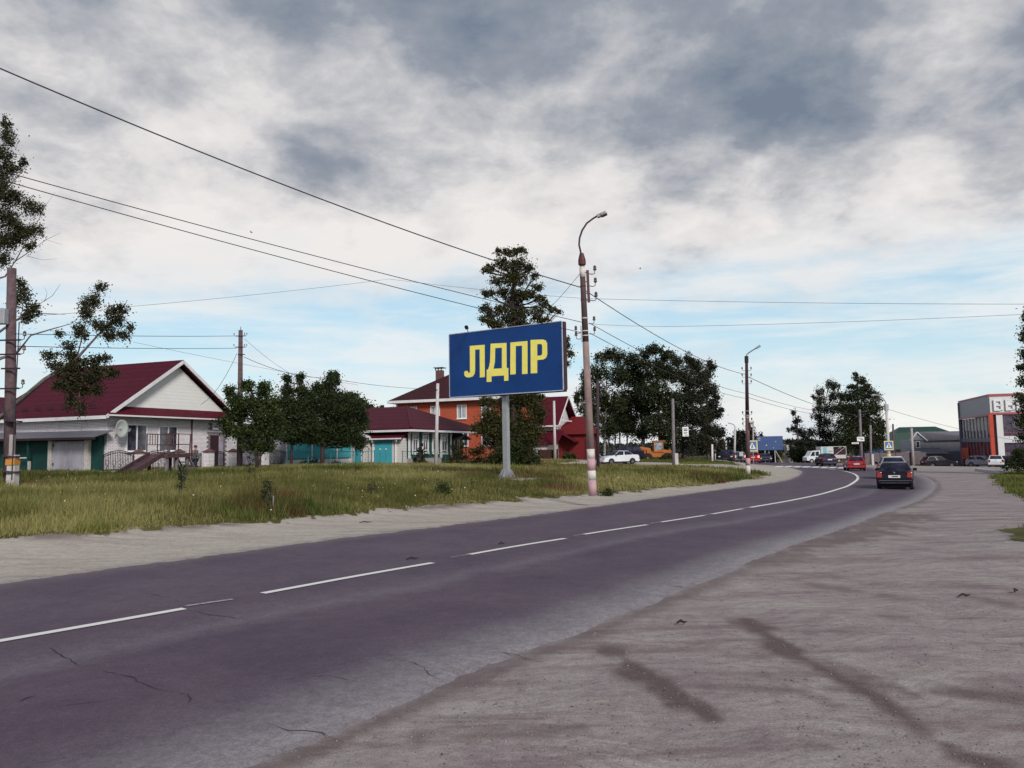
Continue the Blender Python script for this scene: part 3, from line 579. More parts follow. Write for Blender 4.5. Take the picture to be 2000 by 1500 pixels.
def slab(pts, th):
    """thick roof plane from 3-4 points (top side), thickened downwards"""
    p = [Vector(q) for q in pts]; mb = MB(); n = len(p); mb.v = [tuple(q) for q in p]+[(q.x, q.y, q.z-th) for q in p]
    mb.f = [tuple(range(n)), tuple(range(2*n-1, n-1, -1))]+[(k, k+n, (k+1) % n+n, (k+1) % n) for k in range(n)]; return mb
def join(*mbs):
    r = MB()
    for m_ in mbs: i = len(r.v); r.v += m_.v; r.f += [tuple(i+k for k in f) for f in m_.f]
    return r
def hip(x0, x1, y0, y1, ze, zr, rx0, rx1, ry0, ry1, th=.12):
    """roof over a rectangle; ridge between (rx0,ry0) and (rx1,ry1)"""
    A, B_, C, D = (x0, y0, ze), (x1, y0, ze), (x1, y1, ze), (x0, y1, ze); R0, R1 = (rx0, ry0, zr), (rx1, ry1, zr)
    if abs(rx1-rx0) > abs(ry1-ry0): pl = [[A, B_, R1, R0], [B_, C, R1], [C, D, R0, R1], [D, A, R0]]
    else: pl = [[A, B_, R0], [B_, C, R1, R0], [C, D, R1], [D, A, R0, R1]]
    return join(*[slab([q for i, q in enumerate(p) if q != p[i-1]], th) for p in pl])
# ---- white brick house with the carport
pA = P(207, 922, 45.0); zA = pA.z-.12
hA = thing('brick_house', (pA.x, pA.y, zA), 'white brick house with maroon roof and white gable facing the road', 'house', ANG, 'houses along the street')
WL, DL, EV, RZ = 10.4, 9.6, 3.55, 7.15
MB().box(0, WL, 0, DL, -.3, EV).build('wall', 'white_brick', hA)
MB().prism([(.25, EV), (WL-.25, EV), (WL/2, RZ-.32)], 'y', -.03, .30).build('gable', 'white_siding', hA)
th = .14; ov = .55
rf = join(slab([(-ov, -ov, EV-.15), (-ov, DL+.4, EV-.15), (WL/2, DL+.4, RZ), (WL/2, -ov, RZ)], th), slab([(WL/2, -ov, RZ), (WL/2, DL+.4, RZ), (WL+ov, DL+.4, EV-.15), (WL+ov, -ov, EV-.15)], th)).build('roof', 'maroon_tile', hA)
t = MB()
for s, x0, x1 in ((-1, -ov-.01, WL/2), (1, WL+ov+.01, WL/2)): t.bar((x0, -ov-.02, EV-.27), (x1, -ov-.02, RZ-.13), .06, .20)
t.bar((-ov-.03, -ov, EV-.28), (-ov-.03, DL+.4, EV-.28), .05, .20); t.build('bargeboard', 'white_trim', hA)
for k in range(7): MB().box(-.05+.02*k, .02+.02*k, 1+k*1.15, 1.5+k*1.15, EV+.42, EV+.52).build('snow_guard', 'dark_soffit', rf)
slab([(-ov, -.75, EV-.12), (WL+ov, -.75, EV-.12), (WL+.15, -.035, EV+.42), (-.1, -.035, EV+.42)], .05).build('gable_skirt', 'maroon_sheet', hA, label='narrow maroon roof strip under the white gable')
MB().bar((-ov, -.77, EV-.17), (WL+ov, -.77, EV-.17), .08, .09).build('gutter', 'white_trim', hA)
win(hA, 1.35, 1.28, 1.55, 1.65, label='larger window beside the satellite dish'); win(hA, 3.80, 1.28, 1.55, 1.60, label='window behind the slide platform')
d = MB().box(8.25, 9.55, -.02, .05, .15, 2.35).build('door', 'dark_soffit', hA, label='open dark doorway edged in grey brick')  # dark flat panel painted in for the shade inside the open doorway
MB().box(9.08, 9.5, -.05, -.022, .2, 2.3).build('door_leaf', 'grey_metal_door', d)
s = MB()
for k in range(15): e = .30 if k % 2 else .16; s.box(8.25-e, 8.25, -.035, .03, .15+k*.15, .30+k*.15); s.box(9.55, 9.55+e, -.035, .03, .15+k*.15, .30+k*.15)
s.box(8.0, 9.8, -.036, .03, 2.40, 2.58); s.build('surround', 'grey_brick', d)
wv = win(hA, 8.45, 2.78, .95, .48, split=None, glass='bright_glass', fr=.06)
s = MB(); s.box(8.1, 8.44, -.03, .02, 2.7, 2.86); s.box(8.25, 8.44, -.03, .02, 2.861, 3.02); s.box(8.1, 8.44, -.03, .02, 3.021, 3.18); s.box(9.41, 9.75, -.03, .02, 2.7, 2.86); s.box(9.41, 9.6, -.03, .02, 2.861, 3.02); s.box(9.41, 9.75, -.03, .02, 3.021, 3.18); s.box(8.3, 9.55, -.031, .02, 3.262, 3.37); s.build('surround', 'grey_brick', wv)
MB().tube([(6.55, -.06, .1), (6.55, -.06, EV-.2)], .045).build('downpipe', 'rust_red', hA)
MB().box(WL+.002, WL+6.4, .15, 5, -.3, 3.0).build('side_wing', 'white_brick', hA)
slab([(WL-.1, -.2, 3.02), (WL+6.6, -.2, 3.02), (WL+6.6, 5.2, 3.5), (WL-.1, 5.2, 3.5)], .1).build('wing_roof', 'grey_sheet', hA)
MB().box(WL+1.2, WL+3.2, .10, .16, .1, 2.3).build('wing_door', 'grey_metal_door', hA)
# dish
q = hA.matrix_world
sd_ = thing('satellite_dish', (0, 0, 0), 'pale round satellite dish on the corner of the white brick house', 'satellite dish')
def loc(o, x, y, z): c, s_ = math.cos(o.rotation_euler.z), math.sin(o.rotation_euler.z); return Vector((o.location.x+c*x-s_*y, o.location.y+s_*x+c*y, o.location.z+z))
sd_.location = loc(hA, .5, -.55, 2.62); sd_.rotation_euler = (0, 0, ANG+.1)
m_ = MB(); n = 24; i0 = 0
for r_, y_ in ((0.001, .10), (.2, .075), (.38, .02), (.5, -.05)):
    for j in range(n): a = 2*math.pi*j/n; m_.v.append((r_*math.cos(a), y_, r_*1.08*math.sin(a)))
for k in range(3):
    for j in range(n): a = k*n+j; b_ = k*n+(j+1) % n; m_.f.append((a, b_, b_+n, a+n))
dd = m_.build('reflector', 'satellite_grey', sd_, smoothed=True); so_ = dd.modifiers.new('thick', 'SOLIDIFY'); so_.thickness = .02
MB().tube([(0, .10, -.1), (.1, .45, -.25), (.1, .6, -.7)], .025).build('bracket', 'galvanised', sd_)
mm = MB().tube([(0, -.05, -.5), (0, -.55, -.12)], .014); mm.tube([(0, -.55, -.17), (0, -.62, -.02)], .045); mm.build('receiver_arm', 'galvanised', sd_)
# carport and sheds on its left side
cp = thing('carport', loc(hA, -.5, .35, .02), 'low shed with grey corrugated roof and pale garage doors beside the brick house', 'shed', ANG-math.pi/2)
# local x runs right along the sheds' front, origin at its right end; y to the back
MB().box(-12, .25, .0, .40, -.2, 2.2).build('back_wall', 'teal_boards', cp)
slab([(-12, -1.0, 2.22), (1.15, -1.0, 2.14), (.9, .42, 2.50), (-12, .42, 2.62)], .05).build('roof', 'grey_sheet', cp)
MB().bar((-12, -.95, 2.10), (1.1, -.95, 2.02), .08, .12).build('eave_beam', 'dark_soffit', cp)
g = MB().box(-3.15, -.55, -.16, -.06, .08, 1.92).build('garage_door', 'garage_steel', cp, label='pale steel double garage door with rust stains')
MB().box(-1.95, -1.5, -.175, -.161, .10, 1.91).build('door_overlap', 'grey_metal_door', g)
for x in (-3.12, -.64):
    for z in (.5, 1.6): MB().box(x, x+.06, -.19, -.1605, z, z+.18).build('hinge', 'black_iron', g)
MB().box(-3.45, -3.16, -.25, -.02, -.1, 1.97).build('door_post', 'white_paint', cp); MB().box(-.54, -.25, -.25, -.02, -.1, 1.97).build('door_post', 'white_paint', cp)
for x in (-4.6, -6.0, -7.4): MB().bar((x, -.6, -.1), (x, -.6, 2.1), .11).build('post', 'teal_boards', cp)
MB().bar((-6.0, -.4, 1.0), (-4.9, -.4, 1.0), .06).build('rail', 'white_trim', cp); MB().bar((-4.35, -.7, -.1), (-4.35, -.7, .8), .12).build('stump_post', 'concrete_light', cp)
# maroon roof far behind on the left
p = P(40, 800, 72); b = thing('distant_house', (p.x, p.y, p.z-3.3), 'maroon roofed house mostly hidden behind the brick house and birch', 'house', ANG-.1, 'houses along the street')
MB().box(-3, 9, 0, 9, 0, 3.0).build('wall', 'grey_siding', b); hip(-4, 10, -1, 10, 3.0, 4.7, -1, 7, 4.5, 4.5).build('roof', 'maroon_tile', b)
# ---- wrought iron fence with brick pillars
fz = thing('iron_fence', loc(hA, -1.75, -1.5, .12), 'black wrought iron fence with white brick pillars before the brick house', 'fence', ANG)
def panel(x0, x1, arch, name='panel'):
    m_ = MB(); n = max(8, int((x1-x0)/.11)); H0 = 1.0
    def top(x): t_ = (x-x0)/(x1-x0); return H0+arch*math.sin(math.pi*t_)
    for k in range(n+1): x = x0+(x1-x0)*k/n; m_.bar((x, 0, .1), (x, 0, top(x)), .022 if 0 < k < n else .05)
    for zz in (0, -.12): m_.tube([(x0+(x1-x0)*k/12, 0, top(x0+(x1-x0)*k/12)+zz) for k in range(13)], .022, 5)
    m_.bar((x0, 0, .15), (x1, 0, .15), .035)
    for k in range(int((x1-x0)/.45)):
        cx = x0+.25+k*.45
        m_.tube([(cx+.13*math.cos(a), -.01, .55+.16*math.sin(a)) for a in [j*math.pi/5 for j in range(11)]], .013, 4)
        m_.tube([(cx+.1*math.cos(a)*(1-j/14), -.01, .27+.1*math.sin(a)) for j, a in enumerate([j*math.pi/4 for j in range(10)])], .012, 4)
    return m_.build(name, 'black_iron', fz)
def pillar(x):
    q = MB().box(x-.28, x+.28, -.2, .2, -.2, 1.06).build('pillar', 'white_brick', fz); MB().box(x-.36, x+.36, -.27, .27, 1.061, 1.12).box(x-.3, x+.3, -.22, .22, 1.121, 1.28, (x-.05, x+.05, -.05, .05)).build('cap', 'dark_brick', q)
panel(.25, 2.3, .22); pillar(2.65); panel(3.0, 5.4, .2); pillar(5.75); panel(6.1, 7.6, .0); pillar(8.3); g_ = panel(8.7, 9.7, .1, 'gate'); pillar(10.6); panel(10.95, 13.4, .15); pillar(13.8); panel(14.15, 16.2, .15)
MB().box(0, 16.5, -.12, .12, -.3, .09).build('plinth', 'concrete', fz)
# ---- children's slide
ps = P(238, 942, 38.5); pe = P(344, 905, 43.5)
sx = (Vector((pe.x, pe.y, 0))-Vector((ps.x, ps.y, 0))); sa = math.atan2(sx.y, sx.x)
sl_ = thing('playground_slide', (ps.x, ps.y, h1(ps.x, ps.y)), 'old brown wooden slide with railed platform in front of the brick house', 'slide', sa*1.0)
k_ = 3.05; dz = .98
c = MB()
for yy in (-.42, .42): c.bar((0.0, yy, .08), (k_, yy, dz+.12), .05, .24)
c.quad((0, -.42, .05), (k_, -.42, dz+.04), (k_, .42, dz+.04), (0, .42, .05)); c.quad((0, -.42, .02), (k_, -.42, dz), (k_, .42, dz), (0, .42, .02)); c.bar((.3, -.42, .18), (-.35, -.42, .02), .05, .1); c.build('chute', 'rust_brown', sl_)
MB().box(k_, k_+2.35, -.62, .62, dz-.10, dz+.12).build('platform', 'rust_brown', sl_)
for x, y in ((k_+.15, -.5), (k_+.15, .5), (k_+1.15, -.5), (k_+2.2, -.5), (k_+2.2, .5)): MB().bar((x, y, -.3), (x, y, dz-.1), .13).build('leg', 'wood_grey' if y < 0 else 'wood_pole_dark', sl_)
r = MB()
for y in (-.6, .6):
    for x in (k_+.05, k_+1.1, k_+2.3): r.bar((x, y, dz+.1), (x+(0.1 if x > k_+2 else 0), y, dz+1.22), .05)
    for z_ in (.62, 1.2): r.bar((k_+.05, y, dz+z_), (k_+(2.35 if z_ < 1 else 2.4), y, dz+z_), .045)
    for x in (k_+.35, k_+.6, k_+.85): r.bar((x, y, dz+.62), (x, y, dz+1.2), .03)
for z_ in (.62, 1.2): r.bar((k_+1.1, -.6, dz+z_), (k_+1.1, -.1, dz+z_), .04)
r.build('railing', 'rust_brown', sl_)
MB().bar((k_+2.35, -.5, dz-.05), (k_+3.1, -.6, 0), .12, .06).bar((k_+2.35, .3, dz-.05), (k_+3.1, .3, 0), .12, .06).bar((k_+2.6, -.53, dz*.63), (k_+2.6, .3, dz*.63), .06).bar((k_+2.85, -.55, dz*.3), (k_+2.85, .3, dz*.3), .06).build('ladder', 'wood_grey', sl_)
MB().bar((k_+1.2, -.5, dz-.1), (k_+2.0, -.5, .1), .07).build('brace', 'wood_pole_dark', sl_)
# ---- low pale house, garages and turquoise fence
zf = h1(*P(640, 909, 60)[:2])
pg = P(560, 910, 60); fg = thing('turquoise_fence', (pg.x, pg.y, zf), 'turquoise board fence with white plinth behind the small trees', 'fence', 0.20)
Lf = 5.6
for k in range(3): MB().box(k*1.9+.05, k*1.9+1.85, 0, .05, .55, 2.15).build('panel', 'turquoise_boards', fg); MB().box(k*1.9+.06, k*1.9+1.84, -.02, .09, .0, .45).build('plinth', 'white_trim', fg)
for k in range(4): MB().box(k*1.9-.05, k*1.9+.05, -.06, .06, 0, 2.3).build('post', 'white_trim', fg)
MB().box(-1.05, -.1, .02, .08, .05, 2.4).build('grey_gate', 'grey_metal_door', fg, label='grey sheet gate at the left end')
K0 = P(797, 906, 60); gh = thing('green_log_house', (K0.x, K0.y, K0.z-.05), 'dark green wooden house with white carved window frames and maroon hip roof', 'house', ANG, 'houses along the street')
lo_ = thing('pale_house', loc(gh, -.75, 2.95, 0), 'low house with cream siding and small gabled porch behind the lindens', 'house', ANG-math.pi/2, 'houses along the street')
# local x = to the right; y = away
MB().box(-5.2, 0, 0, .7, 0, 2.15).build('wall', 'cream_siding', lo_)
MB().prism([(-5.2, 2.15), (0, 2.15), (-2.6, 3.25)], 'y', .001, .65).build('gable', 'cream_siding', lo_)
join(slab([(-5.5, -.3, 2.05), (-5.5, .7, 2.05), (-2.6, .7, 3.4), (-2.6, -.3, 3.4)], .1), slab([(-2.6, -.3, 3.4), (-2.6, .7, 3.4), (.25, .7, 2.1), (.25, -.3, 2.1)], .1)).build('roof', 'white_trim', lo_)
pd = MB().box(-1.35, -.75, -.07, -.01, .1, 1.75).build('door', 'turquoise_door', lo_, label='turquoise porch door'); MB().box(-1.45, -1.36, -.1, -.01, .1, 1.85).box(-.74, -.65, -.1, -.01, .1, 1.85).build('frame', 'white_trim', pd)
join(slab([(-1.9, -.6, 1.75), (-1.9, -.01, 1.75), (-1.05, -.01, 2.15), (-1.05, -.6, 2.15)], .07), slab([(-1.05, -.6, 2.15), (-1.05, -.01, 2.15), (-.25, -.01, 1.75), (-.25, -.6, 1.75)], .07)).build('porch_roof', 'white_trim', lo_)
win(lo_, -4.2, .8, 1.2, 1.1)
ga = thing('garage', loc(gh, -.65, .08, 0), 'small garage with turquoise door and white gutter between the pale and green houses', 'garage', ANG-math.pi/2)
MB().box(-2.75, 0, 0, .6, 0, 2.05).build('wall', 'cream_siding', ga)
MB().box(-2.45, -.95, -.05, -.002, .02, 1.88).build('door', 'turquoise_door', ga)
slab([(-2.95, -.4, 2.06), (.1, -.4, 2.06), (.1, .64, 2.5), (-2.95, .64, 2.5)], .1).build('roof', 'maroon_sheet', ga)
MB().bar((-2.95, -.42, 2.0), (.1, -.42, 2.0), .1, .1).tube([(-2.5, -.40, 1.95), (-2.55, -.3, 1.8), (-2.6, -.06, 1.65), (-2.62, -.06, 0)], .06).build('gutter', 'white_trim', ga)
MB().tube([(-.35, -.40, 1.95), (-.4, -.3, 1.8), (-.6, -.06, 1.65), (-.62, -.06, 0)], .06).build('downpipe', 'white_trim', ga)
# ---- green log house with carved windows
MB().box(0, 5.7, 0, 9.5, .45, 2.85).build('wall', 'green_boards', gh); MB().box(-.03, 5.73, -.03, 9.5, 0, .448).build('plinth', 'concrete', gh)
MB().box(5.701, 8.4, .35, 9.5, .3, 2.8).build('side_room', 'green_boards', gh); MB().box(8.401, 13.5, 1.6, 9, .1, 2.6).build('veranda', 'green_boards', gh)
hip(-.8, 14.6, -.75, 10.2, 2.78, 4.95, 7.0, 7.0, 3.9, 7.5, .14).build('roof', 'maroon_tile', gh)
ts = MB(); ts.bar((-.8, -.77, 2.60), (14.6, -.77, 2.60), .06, .16); ts.bar((-.82, -.75, 2.60), (-.82, 10.2, 2.60), .05, .16)
ts.build('eave_board', 'white_trim', gh)
MB().bar((-.8, -.75, 2.84), (7.0, 3.9, 4.99), .16, .07).build('ridge_cap', 'maroon_sheet', gh, label='raised cap along the near hip')
def pil(x, y=-.06):
    m_ = MB().box(x-.13, x+.13, y-.03, y+.03, .4, 2.75).box(x-.19, x+.19, y-.06, y+.03, 2.3, 2.5).box(x-.17, x+.17, y-.06, y+.03, .5, .62)
    for k in range(9): m_.box(x-.06, x+.06, y-.05, y-.031, .75+k*.17, .84+k*.17)
    m_.build('corner_board', 'white_trim', gh)
pil(.12); pil(5.6); pil(8.25, .29)
def carved(x, z, w_, h_, y):
    t_ = MB().box(x+.06, x+w_-.06, y-.015, y+.05, z+.06, z+h_-.06).build('carved_window', 'window_glass', gh)
    f = MB(); f.box(x-.10, x+.06, y-.07, y+.02, z-.1, z+h_+.12); f.box(x+w_-.06, x+w_+.10, y-.07, y+.02, z-.1, z+h_+.12); f.box(x+.061, x+w_-.061, y-.05, y+.02, z, z+.07); f.box(x+.061, x+w_-.061, y-.05, y+.02, z+h_-.07, z+h_)
    f.box(x+w_/2-.03, x+w_/2+.03, y-.05, y+.02, z+.071, z+h_*.68); f.box(x+.061, x+w_-.061, y-.052, y+.02, z+h_*.68, z+h_*.68+.06); f.box(x+w_/2-.03, x+w_/2+.03, y-.05, y+.02, z+h_*.68+.061, z+h_-.071)
    # carved crown board and apron
    n = 9; pr = [(x-.2, z+h_+.10)]+[(x-.2+(w_+.4)*k/n, z+h_+.30+.10*math.sin(math.pi*k/n)+.035*(k % 2)) for k in range(n+1)]+[(x+w_+.2, z+h_+.10), (x+w_/2+.12, z+h_+.02), (x+w_/2, z+h_+.10), (x+w_/2-.12, z+h_+.02)]
    f.prism(pr, 'y', y-.09, y-.02)
    ap = [(x-.14, z-.10)]+[(x-.14+(w_+.28)*k/8, z-.28-.06*(k % 2)) for k in range(9)]+[(x+w_+.14, z-.10)]; f.prism(ap, 'y', y-.09, y-.02)
    f.build('frame', 'white_trim', t_)
for k in range(3): carved(.72+k*1.72, 1.05, .85, 1.25, 0)
carved(6.5, 1.0, 1.0, 1.25, .35)
win(gh, 9.6, .9, 1.2, 1.1, y=1.6, split=(.33, .66)); win(gh, 11.6, .9, 1.2, 1.1, y=1.6, split=(.33, .66))
MB().bar((9.0, .1, 0), (9.0, .1, 2.2), .09).build('porch_post', 'rust_brown', gh); MB().bar((11.0, .1, 0), (11.0, .1, 2.2), .09).build('porch_post', 'rust_brown', gh)
join(slab([(8.6, -.3, 2.0), (8.6, 1.59, 2.0), (10, 1.59, 2.45), (10, -.3, 2.45)], .06), slab([(10, -.3, 2.45), (10, 1.59, 2.45), (11.4, 1.59, 2.0), (11.4, -.3, 2.0)], .06)).build('porch_roof', 'wood_grey', gh)
# dark strip painted in for the deep shadow under the eave, behind the garage
MB().box(-.1, -.02, .0, 9, 2.1, 2.6).build('painted_eave_shadow', 'dark_soffit', gh)
# ---- big red brick house
pr_ = P(776, 897, 86); rh = thing('red_brick_house', (pr_.x, pr_.y, pr_.z-.3), 'large orange red two storey brick house with dark hip roof behind the green house', 'house', ANG-math.pi/2, 'houses along the street')
LR = 12.0
MB().box(0, LR, 0, 11, 0, 6.55).build('wall', 'red_brick', rh)
hip(-.75, LR+.75, -.75, 11.75, 6.75, 10.7, 5.9, LR-4.9, 5.5, 5.5, .15).build('roof', 'dark_tile', rh)
MB().box(-.8, LR+.8, -.82, -.70, 6.45, 6.74).box(-.82, -.70, -.68, 11.7, 6.45, 6.74).build('fascia', 'white_trim', rh)
MB().tube([(-.05, -.06, 0), (-.05, -.06, 6.4)], .06).build('downpipe', 'white_trim', rh)
for x in (1.35, 4.15, 7.35, 10.2): win(rh, x, 4.55, 1.15, 1.5, glass='bright_glass', split=.5, fr=.08, curtain=True)
for x in (4.15, 7.5, 10.2): win(rh, x, 1.6, 1.15, 1.5, split=.5)
ch = MB().box(3.0, 3.75, 3.6, 4.3, 7.5, 10.35).build('chimney', 'dark_brick', rh); MB().box(2.95, 3.05, 3.55, 3.65, 10.351, 10.6).box(3.7, 3.8, 3.55, 3.65, 10.351, 10.6).box(3.3, 3.4, 3.55, 3.65, 10.351, 10.6).box(2.8, 3.95, 3.4, 4.5, 10.601, 10.68).build('cowl', 'dark_brick', ch)
# ---- maroon and white gabled house on the far side of the tall tree
pe_ = P(1085, 898, 96); eh = thing('gabled_house', (pe_.x, pe_.y, pe_.z-.1), 'white house with steep maroon gable roof between the tall tree and the lamp post', 'house', ANG, 'houses along the street')
MB().box(0, 7.0, 0, 8.5, 0, 4.6).build('wall', 'cream_siding', eh)
MB().prism([(0.3, 4.6), (6.7, 4.6), (3.5, 7.7)], 'y', .02, 8.4).build('gable', 'cream_siding', eh)
join(slab([(-.9, -.8, 4.35), (-.9, 9, 4.35), (3.5, 9, 8.15), (3.5, -.8, 8.15)], .14), slab([(3.5, -.8, 8.15), (3.5, 9, 8.15), (7.6, 9, 4.9), (7.6, -.8, 4.9)], .14)).build('roof', 'maroon_sheet', eh)
MB().bar((-.95, -.82, 4.25), (3.5, -.82, 8.05), .08, .18).bar((3.5, -.82, 8.05), (7.65, -.82, 4.8), .08, .18).bar((-.95, -.8, 4.25), (-.95, 9, 4.25), .08, .18).bar((0, -.82, 4.95), (7, -.82, 4.95), .1, .15).build('bargeboard', 'white_trim', eh)
c_ = MB().box(1.2, 1.9, 4.5, 5.2, 6.2, 8.7).build('chimney', 'white_trim', eh); MB().box(1.1, 2.0, 4.4, 5.3, 8.701, 8.8).build('cowl', 'dark_soffit', c_)
win(eh, 1.0, 2.9, 1.1, 1.3, split=.5); win(eh, 4.6, 2.6, 1.2, 1.6, split=.5); win(eh, 2.6, 5.2, .9, .9, split=None)
slab([(-3.0, -1.2, 2.05), (-3.0, 8.8, 2.05), (-.005, 8.8, 3.7), (-.005, -1.2, 3.7)], .1).build('lean_to_roof', 'maroon_sheet', eh, label='lower maroon lean-to roof on the near side')
MB().box(-2.6, -.006, .0, 8.5, 0, 2.15).build('lean_to_wall', 'cream_siding', eh); slab([(-.3, -2.6, 2.3), (4.5, -2.6, 2.3), (4.5, -.01, 3.9), (-.3, -.01, 3.9)], .1).build('porch_roof', 'maroon_sheet', eh)
b_ = MB()
for x in (4.0, 5.6): b_.bar((x, -2.9, 0), (x, -2.9, 2.6), .13)
b_.bar((4.0, -2.9, 2.55), (5.6, -2.9, 2.55), .1).bar((4.0, -2.9, 1.3), (5.6, -2.9, 1.3), .1).bar((3.0, -2.9, .9), (5.6, -2.9, .9), .1).bar((3.0, -2.9, .5), (5.6, -2.9, .5), .1).bar((4.8, -2.9, .9), (4.8, -2.9, 2.55), .08); b_.build('porch_rail', 'white_trim', eh)
pf = P(1052, 899, 93); bf = thing('maroon_fence', (pf.x, pf.y, pf.z-.05), 'dark maroon board fence beside the concrete pole', 'fence', -.30); MB().box(0, 2.3, 0, .06, 0, 1.3).build('panel', 'brown_boards', bf)
for x in (-.05, 1.15, 2.35): MB().box(x-.05, x+.05, -.06, .08, 0, 1.4).build('post', 'brown_boards', bf)
pb = P(1098, 899, 97); rb = thing('red_garage', (pb.x, pb.y, pb.z-.1), 'deep red sheet metal building left of the striped lamp post', 'garage', -.15)
MB().box(-.4, 4.1, 0, 8, 0, 3.4).build('wall', 'red_sheet', rb); hip(-1.0, 4.7, -.5, 9, 3.4, 5.7, 1.0, 2.4, 4.5, 4.5, .1).build('roof', 'red_sheet', rb); MB().box(2.9, 3.6, -.05, -.002, .1, 2.7).build('door', 'maroon_sheet', rb)
# ---- green wire garden fence, low turquoise garden fence
def lowfence(name, a, b, n, hgt, m, label, balls=False, mesh=True, mb_=None):
    A = P(*a); B = P(*b); A.z = h1(A.x, A.y); B.z = h1(B.x, B.y); t_ = thing(name, A, label, 'fence'); D = B-A
    for k in range(n+1):
        q = D*(k/n); p_ = MB().tube([(q.x, q.y, q.z-.2), (q.x, q.y, q.z+hgt+(.1 if balls else .05))], .028, 6).build('post', m, t_)
        if balls: MB().lathe((q.x, q.y, q.z+hgt+.12), [(.01, -.06), (.06, -.02), (.06, .02), (.01, .06)], 8).build('ball_cap', 'white_trim', p_)
    r_ = MB().bar((0, 0, hgt-.03), (D.x, D.y, D.z+hgt-.03), .035).bar((0, 0, .15), (D.x, D.y, D.z+.15), .03)
    if mesh:
        k_n = int(D.length/.16)
        for k in range(k_n): q = D*(k/k_n); r_.bar((q.x, q.y, q.z+.15), (q.x, q.y, q.z+hgt-.03), .008)
    r_.build('railing', m, t_); return t_
mat('turquoise_metal', (.035, .20, .24), .5, .1); mat('green_metal', (.02, .10, .08), .5, .1)
lowfence('garden_fence', (557, 914, 55), (690, 912, 55.5), 3, 1.05, 'turquoise_metal', 'low turquoise metal fence under the two linden trees')
lowfence('garden_fence', (696, 912, 55.5), (754, 911, 56), 5, 1.05, 'turquoise_metal', 'low turquoise fence with white ball caps before the turquoise garage door', True)
lowfence('garden_fence', (786, 910, 57), (942, 906, 66), 8, 1.05, 'green_metal', 'thin green wire fence in front of the green wooden house')
# ---- shop on the right
ps_ = P(1941, 909, 113); SA = math.atan2(18, 6); SH = 10.35
sh = thing('shop_building', (ps_.x, ps_.y, ps_.z-.1), 'two storey glass shop with orange frames and big white letters on its sign band', 'shop', SA)
# local +x = far along left wall; local -y = along the right-hand front
DW = 19.5; RW = 24
MB().box(.3, DW-.3, -RW+.3, -.3, 0, 7.3).build('interior_block', mat('shop_inside', (.10, .085, .11), .8, .5, .8), sh)
MB().box(0, DW, -RW, 0, 7.55, SH).build('parapet', stripemat('panel_grey', (.27, .26, .31), 1.2, 'x', depth=.2, line=.85), sh)
MB().box(-.12, -.002, -RW, .0, 7.75, SH-.25).build('sign_band', mat('shop_white', (.62, .63, .64), .5, .05, 1), sh)
MB().box(-.2, 0, -RW-.1, .1, SH-.249, SH+.12).box(.01, DW, -.02, .1, SH-.06, SH+.12).build('roof_trim', mat('shop_red', (.34, .075, .09), .5, .1), sh)
orange = mat('shop_orange', (.45, .055, .025), .5, .1, 2)
MB().box(-.22, .28, -.28, .22, 0, 7.7).build('corner_post', orange, sh); MB().box(-.2, 0, -RW, -.29, 7.45, 7.74).box(.3, DW, .0, .18, 7.3, 7.54).build('beam', 'shop_red', sh)
mw = MB().box(-.1, .2, -1.5, -.7, 0, 7.4); mw.box(-.11, .2, -RW, -1.51, 3.35, 4.3); mw.box(-.11, .2, -RW, -.7, -.4, .5); mw.build('white_panel', 'shop_white', sh)
def gpane(x0, x1, y0, y1, z0, z1): return MB().box(x0, x1, y0, y1, z0, z1)
glassmat('shop_glass', (.035, .025, .045)); MATS['shop_glass'].node_tree.nodes['Principled BSDF'].inputs['Alpha'].default_value = .35
for k in range(6):
    y1 = -1.52-k*3.7; y0 = y1-3.65
    for z0, z1 in ((.52, 3.34), (4.31, 7.43)):
        g = gpane(.02, .1, max(y0, -RW), y1, z0, z1).build('window', 'shop_glass', sh); MB().box(-.06, .02, y0, y0+.14, z0, z1).box(-.05, .018, max(y0+.15, -RW), y1, z0+.5, z0+.58).build('frame', 'shop_red', g)
for k in range(9):
    x0 = .5+k*2.1
    for z0, z1 in ((.3, 3.5), (4.1, 7.28)):
        g = gpane(x0, x0+2.05, -.2, -.1, z0, z1).build('window', 'shop_glass', sh); MB().box(x0, x0+.13, -.1, .05, z0, z1).build('frame', 'white_trim' if z0 > 4 else 'shop_red', g)
MB().box(.3, DW, -.25, .02, 3.501, 4.099).build('floor_band', 'dark_grey_siding', sh); MB().box(DW-5, DW-.2, .0, .1, 0, 2.6).build('orange_panel', orange, sh); MB().box(DW-.3, DW, -.3, .2, 0, 10.2).build('corner_pier', mat('violet_grey', (.16, .13, .22), .6), sh)
MB().box(1, DW-6, -.1, .3, -.2, .75).build('white_plinth', 'shop_white', sh)
ins = MB()
rr = random.Random(5)
for k in range(30): y = -1.6-rr.random()*20; z = .6+rr.random()*1.2+(3.8 if k % 2 else 0); w_ = .5+rr.random()*1.6; ins.box(.12, .25, y-w_, y, z, z+.3+rr.random()*.9)
for k in range(16): x = .8+rr.random()*17; z = .6+rr.random()*1.2+(3.8 if k % 2 else 0); ins.box(x, x+.4+rr.random()*1.2, -.28, -.22, z, z+.3+rr.random()*1.6)
ins.build('display', mat('display_pale', (.42, .40, .44), .7, .5, 2), sh)
